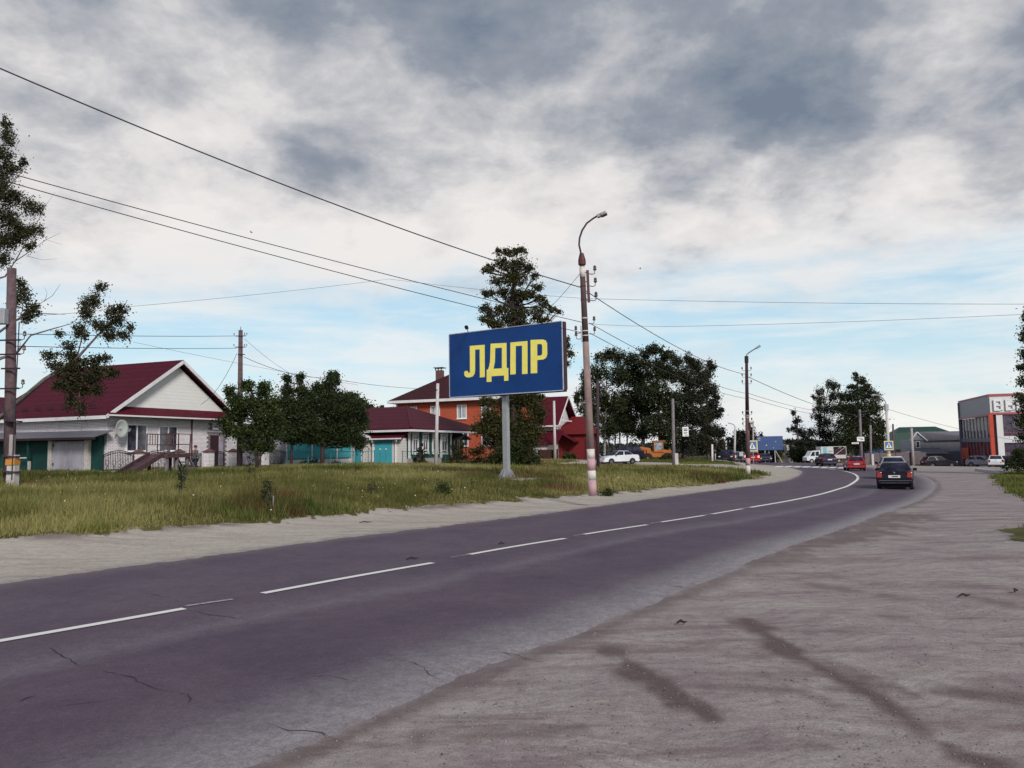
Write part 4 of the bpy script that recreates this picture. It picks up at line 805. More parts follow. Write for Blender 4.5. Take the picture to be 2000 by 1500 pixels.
def letters(dx, dy, dz):
    lt = MB(); Z0 = 8.0+dz; HH = 1.6; s = .30; a, b_ = dx-.30, dx-.13
    yy = -.45+dy   # В
    lt.box(a, b_, yy-s, yy, Z0, Z0+HH)
    for z0, z1 in ((Z0, Z0+.24), (Z0+.70, Z0+.92), (Z0+HH-.24, Z0+HH)): lt.box(a, b_, yy-.85, yy-s-.002, z0, z1)
    lt.box(a-.001, b_, yy-1.14, yy-.852, Z0+.10, Z0+.76); lt.box(a-.001, b_, yy-1.08, yy-.852, Z0+.86, Z0+HH-.10)
    yy = -1.95+dy    # Ы
    lt.box(a, b_, yy-s, yy, Z0, Z0+HH)
    for z0, z1 in ((Z0, Z0+.24), (Z0+.72, Z0+.94)): lt.box(a, b_, yy-.85, yy-s-.002, z0, z1)
    lt.box(a-.001, b_, yy-1.12, yy-.852, Z0+.1, Z0+.84); lt.box(a, b_, yy-1.68, yy-1.38, Z0, Z0+HH)
    yy = -4.0+dy    # К
    lt.box(a, b_, yy-s, yy, Z0, Z0+HH); lt.prism([(yy-s-.01, Z0+.62), (yy-s-.01, Z0+.98), (yy-.85, Z0+HH), (yy-1.25, Z0+HH), (yy-.66, Z0+.8), (yy-1.3, Z0), (yy-.9, Z0)], 'x', a, b_); return lt
letters(0, 0, 0).build('sign_letters', 'sign_white', sh); letters(.05, .09, -.08).build('sign_letter_shadow', mat('letter_shadow_grey', (.20, .22, .25), .6), sh)  # grey copy set left and down paints the letters' shadow edge
# ---- warehouses beyond the bend
pw = P(1784, 912, 140); gw = thing('grey_warehouse', (pw.x, pw.y, pw.z-.2), 'grey sheet-clad warehouse with small gable left of the shop', 'warehouse', -.25)
MB().box(0, 14, .4, 9, 0, 5.0).build('wall', 'grey_siding', gw); MB().box(.2, 13.8, 0, .38, 0, 2.9).build('lower_wall', 'dark_grey_siding', gw)
MB().prism([(0, 5.0), (2.5, 4.9), (.95, 6.35)], 'y', .2, 2.4).build('gable', 'grey_siding', gw)
slab([(2.55, .0, 4.98), (14, 0, 4.98), (14, 2.6, 6.5), (.95, 2.6, 6.5), (.95, .0, 6.5)], .1).build('roof', 'grey_sheet', gw)
MB().bar((-.2, .05, 4.85), (.95, .05, 6.45), .12, .2).bar((.95, .05, 6.45), (2.6, .05, 4.85), .12, .2).build('bargeboard', 'white_trim', gw)
slab([(-1, -3, 2.6), (5.2, -3, 2.6), (4.2, -.01, 3.6), (-1, -.01, 3.6)], .1).build('lean_to_roof', 'grey_sheet', gw); MB().box(-.8, 4.9, -2.6, -.02, 0, 2.55).build('lean_to_wall', 'weathered_boards', gw)
MB().box(10.2, 12.3, -.04, -.002, 1.9, 3.0).build('door', 'grey_metal_door', gw)
win(gw, .7, 3.6, .7, 1.2, y=.4, split=None, fr=.1)
pq = P(1752, 910, 158); gg = thing('green_roofed_barn', (pq.x, pq.y, pq.z-.2), 'barn with tall dark green gambrel roof beyond the grey warehouse', 'barn', -.2)
MB().box(0, 11, 0, 9, 0, 3.6).build('wall', 'cream_siding', gg)
join(slab([(-.6, -.5, 3.6), (11.8, -.5, 3.6), (10.9, 1.4, 6.9), (.5, 1.4, 6.9)], .15), slab([(.5, 1.4, 6.9), (10.9, 1.4, 6.9), (8.8, 4, 8.1), (1.9, 4, 8.1)], .15), slab([(-.6, -.5, 3.6), (.5, 1.4, 6.9), (1.9, 4, 8.1), (.5, 7.5, 6.9), (-.6, 9.5, 3.6)], .15)).build('roof', 'green_sheet', gg)
MB().box(-3, 3, -4, -1.0, 0, 2.6).build('lean_to_wall', 'brown_boards', gg); slab([(-3.4, -4.4, 2.5), (3.4, -4.4, 2.5), (3.4, -.9, 3.2), (-3.4, -.9, 3.2)], .1).build('lean_to_roof', 'dark_tile', gg)
pz = P(1707, 906, 150); bs = thing('blue_shed', (pz.x, pz.y, pz.z-.2), 'blue sheet metal shed behind the curved lamp post', 'shed', .1); MB().box(-1, 2.0, 0, 5, 0, 5.0).build('wall', 'blue_sheet', bs); slab([(-1.3, -.3, 5.05), (2.3, -.3, 5.05), (2.3, 5, 5.3), (-1.3, 5, 5.3)], .1).build('roof', 'galvanised', bs)
pz = P(1735, 905, 170); bs = thing('brown_roofed_house', (pz.x, pz.y, pz.z-.2), 'dark house with brown roof between the blue shed and green barn', 'house', .15); MB().box(-2, 2, 0, 5, 0, 3.6).build('wall', 'weathered_boards', bs); hip(-3, 3, -1, 6, 3.6, 6.6, -1, 0, 2.5, 2.5).build('roof', 'dark_tile', bs)
pz = P(1690, 909, 122); wf = thing('weathered_fence', (pz.x, pz.y, pz.z), 'weathered grey board fence behind the far cars', 'fence', .05)
for k in range(4): MB().box(k*2.5, k*2.5+2.4, 0, .05, 0, 1.9).build('panel', 'weathered_boards', wf); MB().box(k*2.5-.08, k*2.5-.01, -.04, .08, 0, 2.1).build('post', 'wood_pole_dark', wf)
pz = P(1788, 906, 124); wf = thing('lean_to_hut', (pz.x, pz.y, pz.z-.6), 'low dark wooden hut with slanted pale roof edge beside the bend', 'hut', -.1); MB().box(-4.5, 0.5, 0, 4, 0, 2.1).build('wall', 'weathered_boards', wf); slab([(-5.4, -.4, 1.5), (.8, -.4, 2.6), (.8, 4, 2.6), (-5.4, 4, 1.5)], .12).build('roof', 'grey_sheet', wf)
pz = P(1549, 903, 175); wf = thing('concrete_hut', (pz.x, pz.y, pz.z-.2), 'small pale concrete hut right of the far blue billboard', 'hut', 0); MB().box(-.9, .75, 0, 2, 0, 4.1, (-1.3, .5, 0, 2)).build('wall', 'concrete_light', wf); MB().box(-1.0, 1.3, -.3, 2.1, 0, .6).build('plinth', 'concrete_light', wf)
# ---------------------------------------------------------------- billboard
bp = P(990, 939, 36.8); BL = P(879, 774, 38.1); BR = P(1100, 763, 34.6); TL = P(879, 652, 38.1); TR = P(1099, 630, 34.6)
z0b = (BL.z+BR.z)/2; z1b = (TL.z+TR.z)/2; ex = Vector((BR.x-BL.x, BR.y-BL.y, 0)); WB = ex.length; ex.normalize(); ba = math.atan2(ex.y, ex.x)
bb = thing('billboard', (bp.x, bp.y, bp.z), 'large dark blue billboard with yellow letters on one steel post', 'billboard', ba)
def tb(p): q = Vector(p)-Vector(bb.location); c, s_ = math.cos(-ba), math.sin(-ba); return Vector((c*q.x-s_*q.y, s_*q.x+c*q.y, q.z))
L0 = tb(BL); X0 = L0.x; X1 = X0+WB; Y0 = L0.y; Z0b = z0b-bp.z; Z1b = z1b-bp.z
mat('billboard_blue', (.006, .045, .190), .5, .16, .9, bump=.5, bscale=1.6, spec=.25); mat('letter_yellow', (.90, .80, .17), .5, .06); mat('board_back', (.055, .02, .025), .8, .3); mat('edge_pale', (.35, .40, .50), .6, .2, 8)
bd = MB().box(X0, X1, Y0, Y0+.12, Z0b, Z1b).build('panel', 'billboard_blue', bb)
MB().box(X0-.03, X1+.03, Y0+.13, Y0+.36, Z0b+.03, Z1b+.02).build('back_frame', 'board_back', bb)
e = MB(); e.bar((X0, Y0-.01, Z0b-.025), (X1, Y0-.01, Z0b-.025), .05, .045); e.bar((X1+.02, Y0-.01, Z0b), (X1+.02, Y0-.01, Z1b), .05, .04); e.bar((X0-.02, Y0, Z0b), (X0-.02, Y0, Z1b), .04, .03); e.bar((X0, Y0-.01, Z1b+.02), (X1, Y0-.01, Z1b+.02), .04, .03); e.build('edge_strip', 'edge_pale', bd)
MB().box(X0+WB*.42, X0+WB, Y0+.15, Y0+.35, Z0b-.07, Z0b+.028).build('beam', 'board_back', bb)
po = MB().box(-.125, .125, -.125, .125, .2, Z0b+.3).build('post', 'galvanised', bb)
MB().prism([(-.40, .18), (.40, .18), (.15, .55), (-.15, .55)], 'y', -.148, -.128).prism([(-.40, .18), (.40, .18), (.15, .55), (-.15, .55)], 'y', .128, .148).prism([(-.40, .18), (.40, .18), (.15, .55), (-.15, .55)], 'x', -.012, .012).box(-.40, .40, -.40, .40, .12, .18).build('gusset', 'galvanised', bb)
MB().box(-1.35, 1.35, -.9, .9, -.3, .12).build('foundation', 'concrete', bb)
MB().bar((X0+WB*.18, Y0, Z1b+.05), (X0+WB*.27, Y0-.9, Z1b+.12), .03).bar((X0+WB*.27, Y0-.85, Z1b+.02), (X0+WB*.27, Y0-.95, Z1b+.16), .14, .1).build('lamp_arm', 'black_iron', bb)
def toboard(zx, zy):
    px, py = 850+zx/3, 460+zy/3; r_ = ray(px, py); o_ = tb(CAMP); e_ = tb(CAMP+r_)-o_; t_ = (Y0-o_.y)/e_.y; q = o_+e_*t_; return (q.x, q.z)
LET = {'l': [[(203, 647), (290, 640), (291, 829), (262, 832), (261, 667), (234, 669), (234, 790), (231, 810), (220, 826), (200, 832), (182, 830), (172, 820), (170, 803), (175, 794), (190, 793), (194, 804), (200, 806), (204, 798), (204, 780)]],
    'd': [[(325, 634), (418, 629), (419, 776), (429, 776), (429, 850), (404, 852), (404, 820), (330, 825), (330, 857), (302, 858), (302, 786), (310, 785), (317, 765), (322, 735)], [(352, 660), (391, 657), (391, 778), (342, 781), (350, 740)]],
    'p': [[(441, 627), (541, 618), (541, 810), (509, 812), (509, 645), (472, 648), (472, 812), (440, 815)]],
    'r': [[(559, 612), (630, 609), (648, 615), (656, 632), (657, 695), (651, 715), (636, 726), (598, 730), (598, 806), (560, 808)], [(598, 637), (620, 635), (627, 643), (627, 694), (620, 703), (598, 705)]]}
lm = MB()
for lps in LET.values(): lm.holed([[toboard(*q) for q in lp] for lp in lps], 'y', Y0-.006, Y0-.001)
lm.build('lettering', 'letter_yellow', bb)
# second, plain blue billboard beyond the bend
p2 = P(1505, 905, 165); b2 = thing('billboard', (p2.x, p2.y, p2.z-.2), 'far plain blue billboard on thin legs beyond the crosswalk', 'billboard', -.1)
mat('faded_blue', (.045, .085, .22), .5, .15, .6); MB().box(-2.65, 2.75, 0, .15, 3.0, 5.95).build('panel', 'faded_blue', b2)
for x, y in ((-2.6, 1.2), (-1.0, 0), (-.1, .4), (1.05, 0)): MB().bar((x, y+.2, 0), (x, y+.2, 3.0), .13).build('leg', 'concrete_light', b2)
MB().bar((1.2, .2, 2.9), (2.5, .2, .3), .1).build('brace', 'concrete_light', b2)
for q in ((-2.4, -2.25, 5.45, 5.6), (-2.1, -1.9, 5.5, 5.65), (-2.4, -1.9, 5.1, 5.2), (-.8, -.6, 3.95, 4.15), (1.2, 1.35, 4.75, 4.9), (.7, .82, 3.4, 3.52)): MB().box(q[0], q[1], -.02, -.002, q[2], q[3]).build('white_mark', 'sign_white', b2)
# ---------------------------------------------------------------- poles and lamps
def pole_root(name, px, py, d, label, cat='utility pole', group='poles beside the road', rz=0):
    p = P(px, py, d); return thing(name, p, label, cat, rz, group), p
def topv(base, px, py, d): return P(px, py, d)-base
def insul(m_, a, side=1, s=1.0):
    """hooked pin with an insulator, as wires hang on"""
    a = Vector(a); m_.tube([a, a+Vector((.10*side*s, 0, -.02*s)), a+Vector((.16*side*s, 0, .0)), a+Vector((.17*side*s, 0, .10*s))], .012*s, 5); m_.lathe(a+Vector((.17*side*s, 0, .15*s)), [(.02*s, -.07*s), (.05*s, -.05*s), (.035*s, 0), (.045*s, .03*s), (.015*s, .07*s)], 8)
# near lamp post
t, b = pole_root('street_lamp', 1157, 954, 26, 'tall brown concrete street lamp with white and pink bands at its base', 'street lamp', 'street lamps')
T = topv(b, 1136, 497, 26); hT = T.z; ax = lambda k: Vector((T.x*k, 0, hT*k))
def seg(k0, k1, r0, r1, m, nm): MB().tube([ax(k0), ax(k1)], [r0, r1], 14).build(nm, m, t, smoothed=True)
def rr_(k): return .142-.056*k
seg(-.03, .035, rr_(0), rr_(.035), 'pink_paint', 'painted_band'); seg(.035, .075, rr_(.035), rr_(.075), 'white_paint', 'painted_band'); seg(.075, .125, rr_(.075), rr_(.125), 'pink_paint', 'painted_band'); seg(.125, .165, rr_(.125), rr_(.165), 'white_paint', 'painted_band')
seg(.165, .62, rr_(.165), rr_(.62), 'concrete_brown', 'shaft'); seg(.62, .97, rr_(.62), rr_(.97), mat('shaft_dark', (.085, .048, .052), .85, .2, 4, .3, 40, dirt=((.05, .03, .03), .5)), 'shaft')
seg(.90, .945, rr_(.9)+.008, rr_(.94)+.008, 'white_paint', 'pale_band')
MB().tube([ax(.955), ax(.975), ax(.99), ax(1.005)], [.13, .13, .10, .07], 12).build('pole_cap', 'rust_red', t)
arm = [P(1131, 478, 26)-b, P(1132, 465, 26)-b, P(1137, 450, 25.9)-b, P(1146, 436, 25.8)-b, P(1158, 427, 25.7)-b, P(1168, 421, 25.6)-b]
am = MB().tube([ax(.99)]+arm, .032, 8).build('arm', 'shaft_dark', t, smoothed=True)
A0, A1 = P(1166, 423, 25.6)-b, P(1185, 415, 25.5)-b
dv = (A1-A0); hd = MB().bar(A0, A0+dv*.45, .14, .12).bar(A0+dv*.42, A1, .20, .10).build('lamp_head', 'galvanised', am, bevel=.02); MB().bar(A0+dv*.45+Vector((0, 0, -.065)), A1+Vector((0, 0, -.065)), .16, .03).build('lens', 'shaft_dark', hd)
bk = MB(); bk.bar(ax(.93)+Vector((.17, -.02, 0)), ax(.79)+Vector((.17, -.02, 0)), .05, .09)
for k in (.92, .88, .83, .80): bk.bar(ax(k)+Vector((0, -.02, 0)), ax(k)+Vector((.2, -.02, 0)), .03)
bk.build('bracket', 'rust_red', t); ii = MB()
for k in (.915, .862, .80): insul(ii, ax(k)+Vector((.20, -.02, 0)), 1, 1.3)
for k, sd2 in ((.70, 1), (.655, 1), (.66, -1), (.635, -1)): insul(ii, ax(k)+Vector((.13*sd2, -.02, 0)), sd2, 1.1)
ii.build('insulator', 'porcelain', t)
for k in (.72, .665, .645): MB().tube([ax(k), ax(k+.004)], rr_(k)+.012, 12).build('clamp', 'white_paint', t)
MB().bar(ax(.69)+Vector((-.14, -.03, 0)), ax(.62)+Vector((-.13, -.03, 0)), .04).build('side_bracket', 'galvanised', t)
MB().tube([ax(.86), ax(.864)], rr_(.86)+.012, 12).tube([ax(.80), ax(.804)], rr_(.8)+.012, 12).build('clamp', 'rust_red', t)
# second lamp post
t, b = pole_root('street_lamp', 1461, 919, 56, 'street lamp with maroon shaft and white foot at the bend', 'street lamp', 'street lamps')
T = topv(b, 1458, 702, 56); hT = T.z; ax2 = lambda k: Vector((T.x*k, 0, hT*k))
for k0, k1, m in ((-.03, .045, 'white_paint'), (.045, .11, 'pink_paint'), (.11, .50, mat('shaft_brown2', (.12, .065, .065), .85, .2, 3)), (.50, 1.0, mat('shaft_maroon', (.040, .012, .020), .8, .3, 3))): MB().tube([ax2(k0), ax2(k1)], [.175-.07*k0, .175-.07*k1], 12).build('shaft', m, t, smoothed=True)
MB().tube([ax2(.97), ax2(1.03)], .14, 10).build('pole_cap', 'black_iron', t)
am = MB().tube([ax2(1.0), P(1457, 697, 56)-b, P(1459, 692, 56)-b, P(1466, 686.5, 55.8)-b, P(1480, 678, 55.5)-b], .045, 8).build('arm', 'galvanised', t, smoothed=True); MB().bar(P(1477, 680, 55.5)-b, P(1485, 675, 55.4)-b, .22, .14).build('lamp_head', 'galvanised', am)
ii = MB()
for k in (.90, .84, .78, .5, .44, .40): insul(ii, ax2(k)+Vector((.12, 0, 0)), 1, 1.2); insul(ii, ax2(k)+Vector((-.12, 0, 0)), -1, 1.2)
ii.build('insulator', 'porcelain', t); MB().tube([ax2(.53), ax2(.536)], .16, 10).tube([ax2(.49), ax2(.496)], .16, 10).tube([ax2(.47), ax2(.48)], .155, 10).build('clamp', 'galvanised', t); MB().box(.1, .3, -.15, .1, hT*.36, hT*.43).build('junction_box', 'shaft_maroon', t)
# curved lamp with pedestrian sign
t, b = pole_root('street_lamp', 1737, 911, 100, 'pale street lamp with arm curving left at the crosswalk', 'street lamp', 'street lamps')
T = topv(b, 1731, 792, 100); MB().tube([(0, 0, -.5), T], [.22, .15], 10).build('shaft', 'concrete_light', t, smoothed=True); MB().box(T.x-.2, T.x+.2, -.2, .2, T.z-.7, T.z+.15).build('pole_cap', 'galvanised', t)
am = MB().tube([T, P(1729, 784, 100)-b, P(1724, 777, 100)-b, P(1716, 772, 100)-b, P(1708, 771, 100)-b], .06, 8).build('arm', 'galvanised', t); MB().bar(P(1709, 771, 100)-b, P(1702, 771.5, 100)-b, .25, .15).build('lamp_head', 'galvanised', am)
MB().tube([(.0, 0, -.5), (0, 0, 1.6)], .27, 10).build('painted_foot', 'sign_yellow', t, label='yellow painted lower part of the shaft')
def crosssign(px, py, d, s, label, rz=0, grp='pedestrian crossing signs', post=None):
    p = P(px, py, d); t_ = thing('crosswalk_sign', p, label, 'road sign', rz, grp)
    pn = MB().box(-s*.62, s*.62, 0, .04, -s*.62, s*.62).build('border', 'sign_yellow', t_); MB().box(-s*.5, s*.5, -.012, -.002, -s*.5, s*.5).build('blue_field', 'sign_blue', pn)
    MB().prism([(-s*.4, -s*.33), (s*.4, -s*.33), (0, s*.40)], 'y', -.022, -.014).build('white_triangle', 'sign_white', pn)
    MB().prism([(-.05*s, .2*s), (.05*s, .2*s), (.06*s, .0), (.14*s, -.26*s), (.06*s, -.27*s), (0, -.08*s), (-.08*s, -.28*s), (-.16*s, -.26*s), (-.06*s, .0)], 'y', -.032, -.024).build('figure', 'sign_black', pn)
    if post: MB().tube([(post[0], .08, s*.6), (post[0], .08, -post[1])], .04, 8).build('post', 'galvanised', t_)
crosssign(1736, 870, 99.6, .95, 'yellow edged blue crossing sign on the curved lamp post'); crosssign(1469, 871, 93, 1.05, 'yellow edged blue crossing sign half hidden behind the maroon lamp post', post=(.1, 2.6))
# left utility pole
t, b = pole_root('utility_pole', 12, 965, 27, 'thick weathered wooden pole with concrete stub at the left edge')
T = topv(b, 23, 524, 27); A = lambda k: Vector((T.x*k, 0, T.z*k))
MB().tube([A(-.03)+Vector((-.02, .2, 0)), A(1)], [.20, .145], 12).build('shaft', 'wood_pole', t, smoothed=True)
MB().box(.06, .36, -.18, .12, -.3, 1.35, (.10, .36, -.15, .10)).build('stub', 'concrete_light', t); MB().box(.055, .37, -.19, .13, 1.0, 1.22).build('orange_mark', 'orange_paint', t)
MB().box(.14, .26, -.16, 0, 1.351, 2.05).build('upper_stub', 'concrete', t); 
for z in (.75, 1.28, 2.5): MB().tube([(.16, -.02, z), (.165, -.02, z+.05)], .28, 12).build('wire_binding', 'wood_pole_dark', t)

MB().box(-.42, -.02, -.42, -.17, 5.9, 6.45).build('meter_box', 'galvanised', t, bevel=.02)
cr = MB()
for z, w_ in ((5.35, .6), (4.85, .55), (3.65, .45), (4.35, .3)): cr.bar((-w_+.1, -.2, z), (.45, -.2, z), .05)
cr.build('crossarm', 'black_iron', t); ii = MB()
for z in (5.38, 4.88, 3.68): insul(ii, (.35, -.2, z), 1, 1.3); insul(ii, (-.3, -.2, z), -1, 1.3)
ii.build('insulator', 'porcelain', t); MB().bar((-.7, 0, 3.6), (.2, -.18, 2.45), .06).build('strut', 'wood_pole_dark', t); MB().tube([(.34, -.16, 6.0), (.33, -.2, 3.0), (.3, -.2, .5)], .018, 6).build('cable', 'wire', t)
# middle-left pole above the house fence
t, b = pole_root('utility_pole', 468, 915, 48, 'wooden pole with two insulator brackets between the brick house and the maple')
T = topv(b, 470, 645, 48); MB().tube([(0, 0, -.2), T], [.19, .125], 10).build('shaft', 'wood_pole', t, smoothed=True); MB().tube([T, T+Vector((.01, 0, .22))], .02, 6).build('top_pin', 'black_iron', t)
cr = MB(); ii = MB()
for z in (T.z-.38, T.z-1.08): 
    cr.bar((-.3, -.12, z), (.32, -.12, z), .05)
    for x in (-.26, .12, .26): insul(ii, (x, -.14, z+.02), 1 if x > 0 else -1, .8)
cr.bar((-.15, -.14, T.z-1.55), (.3, -.14, T.z-1.55), .05); cr.build('crossarm', 'black_iron', t); ii.build('insulator', 'porcelain', t)
def simplepole(px, pyb, pxt, pyt, d, r0, r1, m, label, stub=None, arms=()):
    t_, b_ = pole_root('utility_pole', px, pyb, d, label); T_ = topv(b_, pxt, pyt, d); MB().tube([(0, 0, -.4), T_], [r0, r1], 10).build('shaft', m, t_, smoothed=True)
    if stub: MB().box(.12, .42, -.15, .15, -.4, stub).build('stub', 'concrete_light', t_)
    if arms:
        a_ = MB(); i_ = MB()
        for z in arms: a_.bar((-.4, -.1, T_.z-z), (.4, -.1, T_.z-z), .07); insul(i_, (.35, -.1, T_.z-z), 1, 1.6); insul(i_, (-.35, -.1, T_.z-z), -1, 1.6)
        a_.build('crossarm', 'black_iron', t_); i_.build('insulator', 'porcelain', t_)
    return t_
pw_ = simplepole(851, 911, 855, 749, 50, .125, .10, 'concrete_light', 'slim pale concrete pole before the green wooden house'); MB().tube([(.1, 0, 4.9), (.1, 0, 4.96)], .125, 10).build('clamp', 'black_iron', pw_)
simplepole(1084, 898, 1082, 783, 92, .20, .14, 'concrete_light', 'pale concrete pole in front of the maroon gabled house')
simplepole(1168, 921, 1167, 741, 60, .135, .11, 'wood_pole_dark', 'dark wooden pole just right of the striped lamp post')
t5 = simplepole(1316, 909, 1314, 779, 74, .18, .13, 'wood_grey', 'wooden pole with concrete stub before the birch grove', 1.15)
simplepole(1391, 905, 1391, 868, 88, .13, .11, 'white_paint', 'short whitewashed pole at the edge of the grove')
tL = simplepole(1434, 902, 1436, 834, 150, .22, .16, 'concrete_light', 'far pale lamp pole left of the maroon lamp post'); 
tL['category'] = 'street lamp'; tL.name = 'street_lamp.003'; tL['group'] = 'street lamps'
p = P(1434, 902, 150); MB().tube([P(1436, 834, 150)-p, P(1433, 829, 150)-p, P(1422, 826, 150)-p], .09, 6).build('arm', 'galvanised', tL)
simplepole(1471, 900, 1471, 822, 165, .2, .15, 'concrete', 'distant lamp pole directly behind the maroon lamp post')
simplepole(1419, 899, 1418, 861, 155, .16, .14, 'concrete_light', 'thin far pole above the oncoming dark car'); simplepole(1411, 899, 1411, 861, 155, .16, .14, 'wood_pole_dark', 'thin dark far pole left of its pale twin'); simplepole(1397, 899, 1397, 873, 150, .12, .10, 'concrete_light', 'short thin pale far pole at the right end of the grove')
t7 = simplepole(1683, 906, 1679, 800, 108, .20, .15, 'wood_grey', 'grey wooden pole carrying two white sign plates above the red car', arms=(1.0,))
simplepole(1701, 909, 1700, 830, 112, .17, .14, 'wood_grey', 'thin grey pole with concrete stub right of the sign pole', 1.6)
simplepole(1746, 905, 1744, 828, 128, .17, .14, 'wood_pole', 'thin dark pole left of the green barn'); simplepole(1784, 913, 1780, 836, 122, .24, .18, 'concrete', 'concrete pole at the left end of the grey warehouse', arms=(.6,))
# bus stop sign on the wooden pole and plates on the grey pole
p = P(1339, 843, 74); t = thing('bus_stop_sign', p, 'white bus stop plate with dark symbol held out from the wooden pole', 'road sign', 0); MB().box(-.29, .29, 0, .04, -.45, .45).build('plate', 'sign_white', t)
sm = MB().box(-.16, .16, -.012, -.002, .08, .30).box(-.17, .17, -.012, -.002, -.1, -.06).box(-.19, .1, -.012, -.002, -.2, -.16).box(-.08, .17, -.012, -.002, -.36, -.31); sm.build('symbol', 'sign_black', t)
MB().box(-.11, -.02, -.02, -.013, .18, .26).box(.02, .11, -.02, -.013, .18, .26).build('symbol_window', 'sign_white', t)
q = P(1316, 833, 74)-p; MB().bar((-.28, .05, .42), (q.x, .05, .42), .03).bar((-.28, .05, -.42), (q.x, .05, -.42), .03).bar((-.85, .05, -.42), (-.85, .05, .42), .03).build('bracket', 'black_iron', t)
p = P(1681, 857.5, 107.5); t = thing('direction_sign', p, 'white sign plate with dark lettering above the red car', 'road sign', 0, 'white plates on the grey pole'); MB().box(-.5, .5, 0, .05, -.3, .3).build('plate', 'sign_white', t); MB().box(-.35, .3, -.012, -.002, .06, .12).box(-.05, .38, -.012, -.002, -.12, -.03).build('lettering', 'sign_black', t)
p = P(1670.5, 865.5, 107.5); t = thing('direction_sign', p, 'narrow white sign plate with red lettering, lower left of the larger plate', 'road sign', 0, 'white plates on the grey pole'); MB().box(-.48, .48, 0, .05, -.11, .11).build('plate', 'sign_white', t); MB().box(-.35, .35, -.012, -.002, -.03, .04).build('lettering', 'sign_red', t); MB().bar((.4, .05, 0), (.75, .05, 0), .05).build('bracket', 'black_iron', t)
p = P(1448, 889, 118); t = thing('roadside_box', p, 'small pale blue plate on a post between the oncoming cars', 'road sign', 0); MB().box(-.3, .3, 0, .1, -.15, .45).build('plate', 'satellite_grey', t); MB().tube([(0, .05, -.15), (0, .05, -1.2)], .05).build('post', 'black_iron', t)
# ---------------------------------------------------------------- wires
def wire(pts, rad, sag, label, name='overhead_wire', n=16, grp='overhead wires'):
    W_ = [P(*q) for q in pts]; out = []
    for a, b in zip(W_[:-1], W_[1:]):
        for k in range(n): s_ = k/n; q = a.lerp(b, s_); q.z -= sag*4*s_*(1-s_); out.append(q)
    out.append(W_[-1]); o_ = out[0].copy(); MB().tube([q-o_ for q in out], rad, 5).build(name, 'wire', loc=o_, label=label, cat='wire', group=grp, smoothed=True)
wire([(-60, 108, 15), (1133, 561, 26)], .017, .28, 'thick black cable sweeping from the upper left to the lamp post top')
wire([(1141, 566, 26), (1455, 731, 56)], .016, .45, 'cable between the top of the near lamp and the maroon lamp')
wire([(1461, 736, 56), (1680, 812, 108)], .022, .5, 'cable running right from the maroon lamp to the sign pole')
wire([(-90, 308, 16), (1139, 630, 26)], .011, .10, 'upper of two thin wires slanting down behind the billboard'); wire([(-90, 325, 16), (1137, 650, 26)], .011, .12, 'lower of two thin wires slanting down behind the billboard')
wire([(1153, 632, 26), (1456, 768, 56)], .012, .35, 'thin upper wire from the near lamp across the grove'); wire([(1153, 651, 26), (1456, 778, 56)], .012, .35, 'thin lower wire from the near lamp across the grove')
wire([(1461, 768, 56), (1640, 805, 108)], .015, .4, 'faint upper wire right of the maroon lamp'); wire([(1461, 776, 56), (1640, 812, 108)], .015, .4, 'faint lower wire right of the maroon lamp')
wire([(30, 618, 50), (262, 598, 60), (760, 545, 75), (1140, 583, 60), (2060, 594, 50)], .013, .12, 'very long thin wire crossing the whole clear sky'); wire([(1142, 632, 60), (1350, 637, 62), (2060, 611, 50)], .012, .1, 'lower thin wire crossing the sky to the right edge')
wire([(28, 652, 27), (462, 656, 48)], .014, .05, 'upper wire reaching the middle pole from the left'); wire([(28, 676, 27), (462, 680, 48)], .014, .05, 'lower wire reaching the middle pole from the left')
wire([(476, 697, 48), (640, 738, 60), (905, 759, 76)], .016, .35, 'wire from the middle pole over the trees to the red house'); wire([(478, 662, 48), (600, 745, 62)], .010, .3, 'thin slack wire descending right from the middle pole')
wire([(463, 690, 48), (392, 790, 50)], .013, .5, 'slack service wire from the middle pole down to the gable'); wire([(260, 668, 56), (700, 752, 70)], .010, .1, 'faint thin wire passing behind the middle pole')
wire([(1737, 800, 100), (2060, 870, 110)], .02, .6, 'thin wire from the curved lamp toward the shop'); wire([(1679, 804, 108), (1706, 818, 104), (1732, 802, 100)], .03, .35, 'slack cable between the grey sign pole and the curved lamp')
wire([(1136, 530, 26), (1070, 605, 30)], .008, .05, 'thin stay wire slanting left from the lamp post top')
# ---------------------------------------------------------------- vehicles
mat('tyre', (.018, .016, .018), .9, .2); mat('rim', (.42, .42, .44), .35, .1, 5, metal=.6); mat('dark_rim', (.10, .10, .11), .4, metal=.5); mat('car_black', (.010, .008, .016), .4, .05, 1, coat=.12, spec=.2); mat('car_silver', (.36, .34, .38), .3, .04, 1, coat=.8, metal=.3)
mat('car_red', (.38, .008, .012), .28, .05, 1, coat=1); mat('car_dark_blue', (.014, .014, .04), .3, .05, 1, coat=.5); mat('car_white', (.66, .69, .74), .28, .03, 1, coat=.8); mat('car_grey', (.14, .15, .19), .3, .05, 1, coat=.8)
mat('underbody', (.01, .01, .01), .9); mat('tail_red', (.26, .008, .006), .2, .1, 8, coat=.6); mat('tail_lit', (.6, .05, .03), .3, emit=((1, .30, .25), 1.8)); mat('head_clear', (.45, .45, .48), .12, .1, 8, coat=.5); mat('head_lit', (.8, .8, .7), .2, emit=((1, .85, .75), 2.5)); mat('plate_white', (.68, .68, .68), .5, .05)
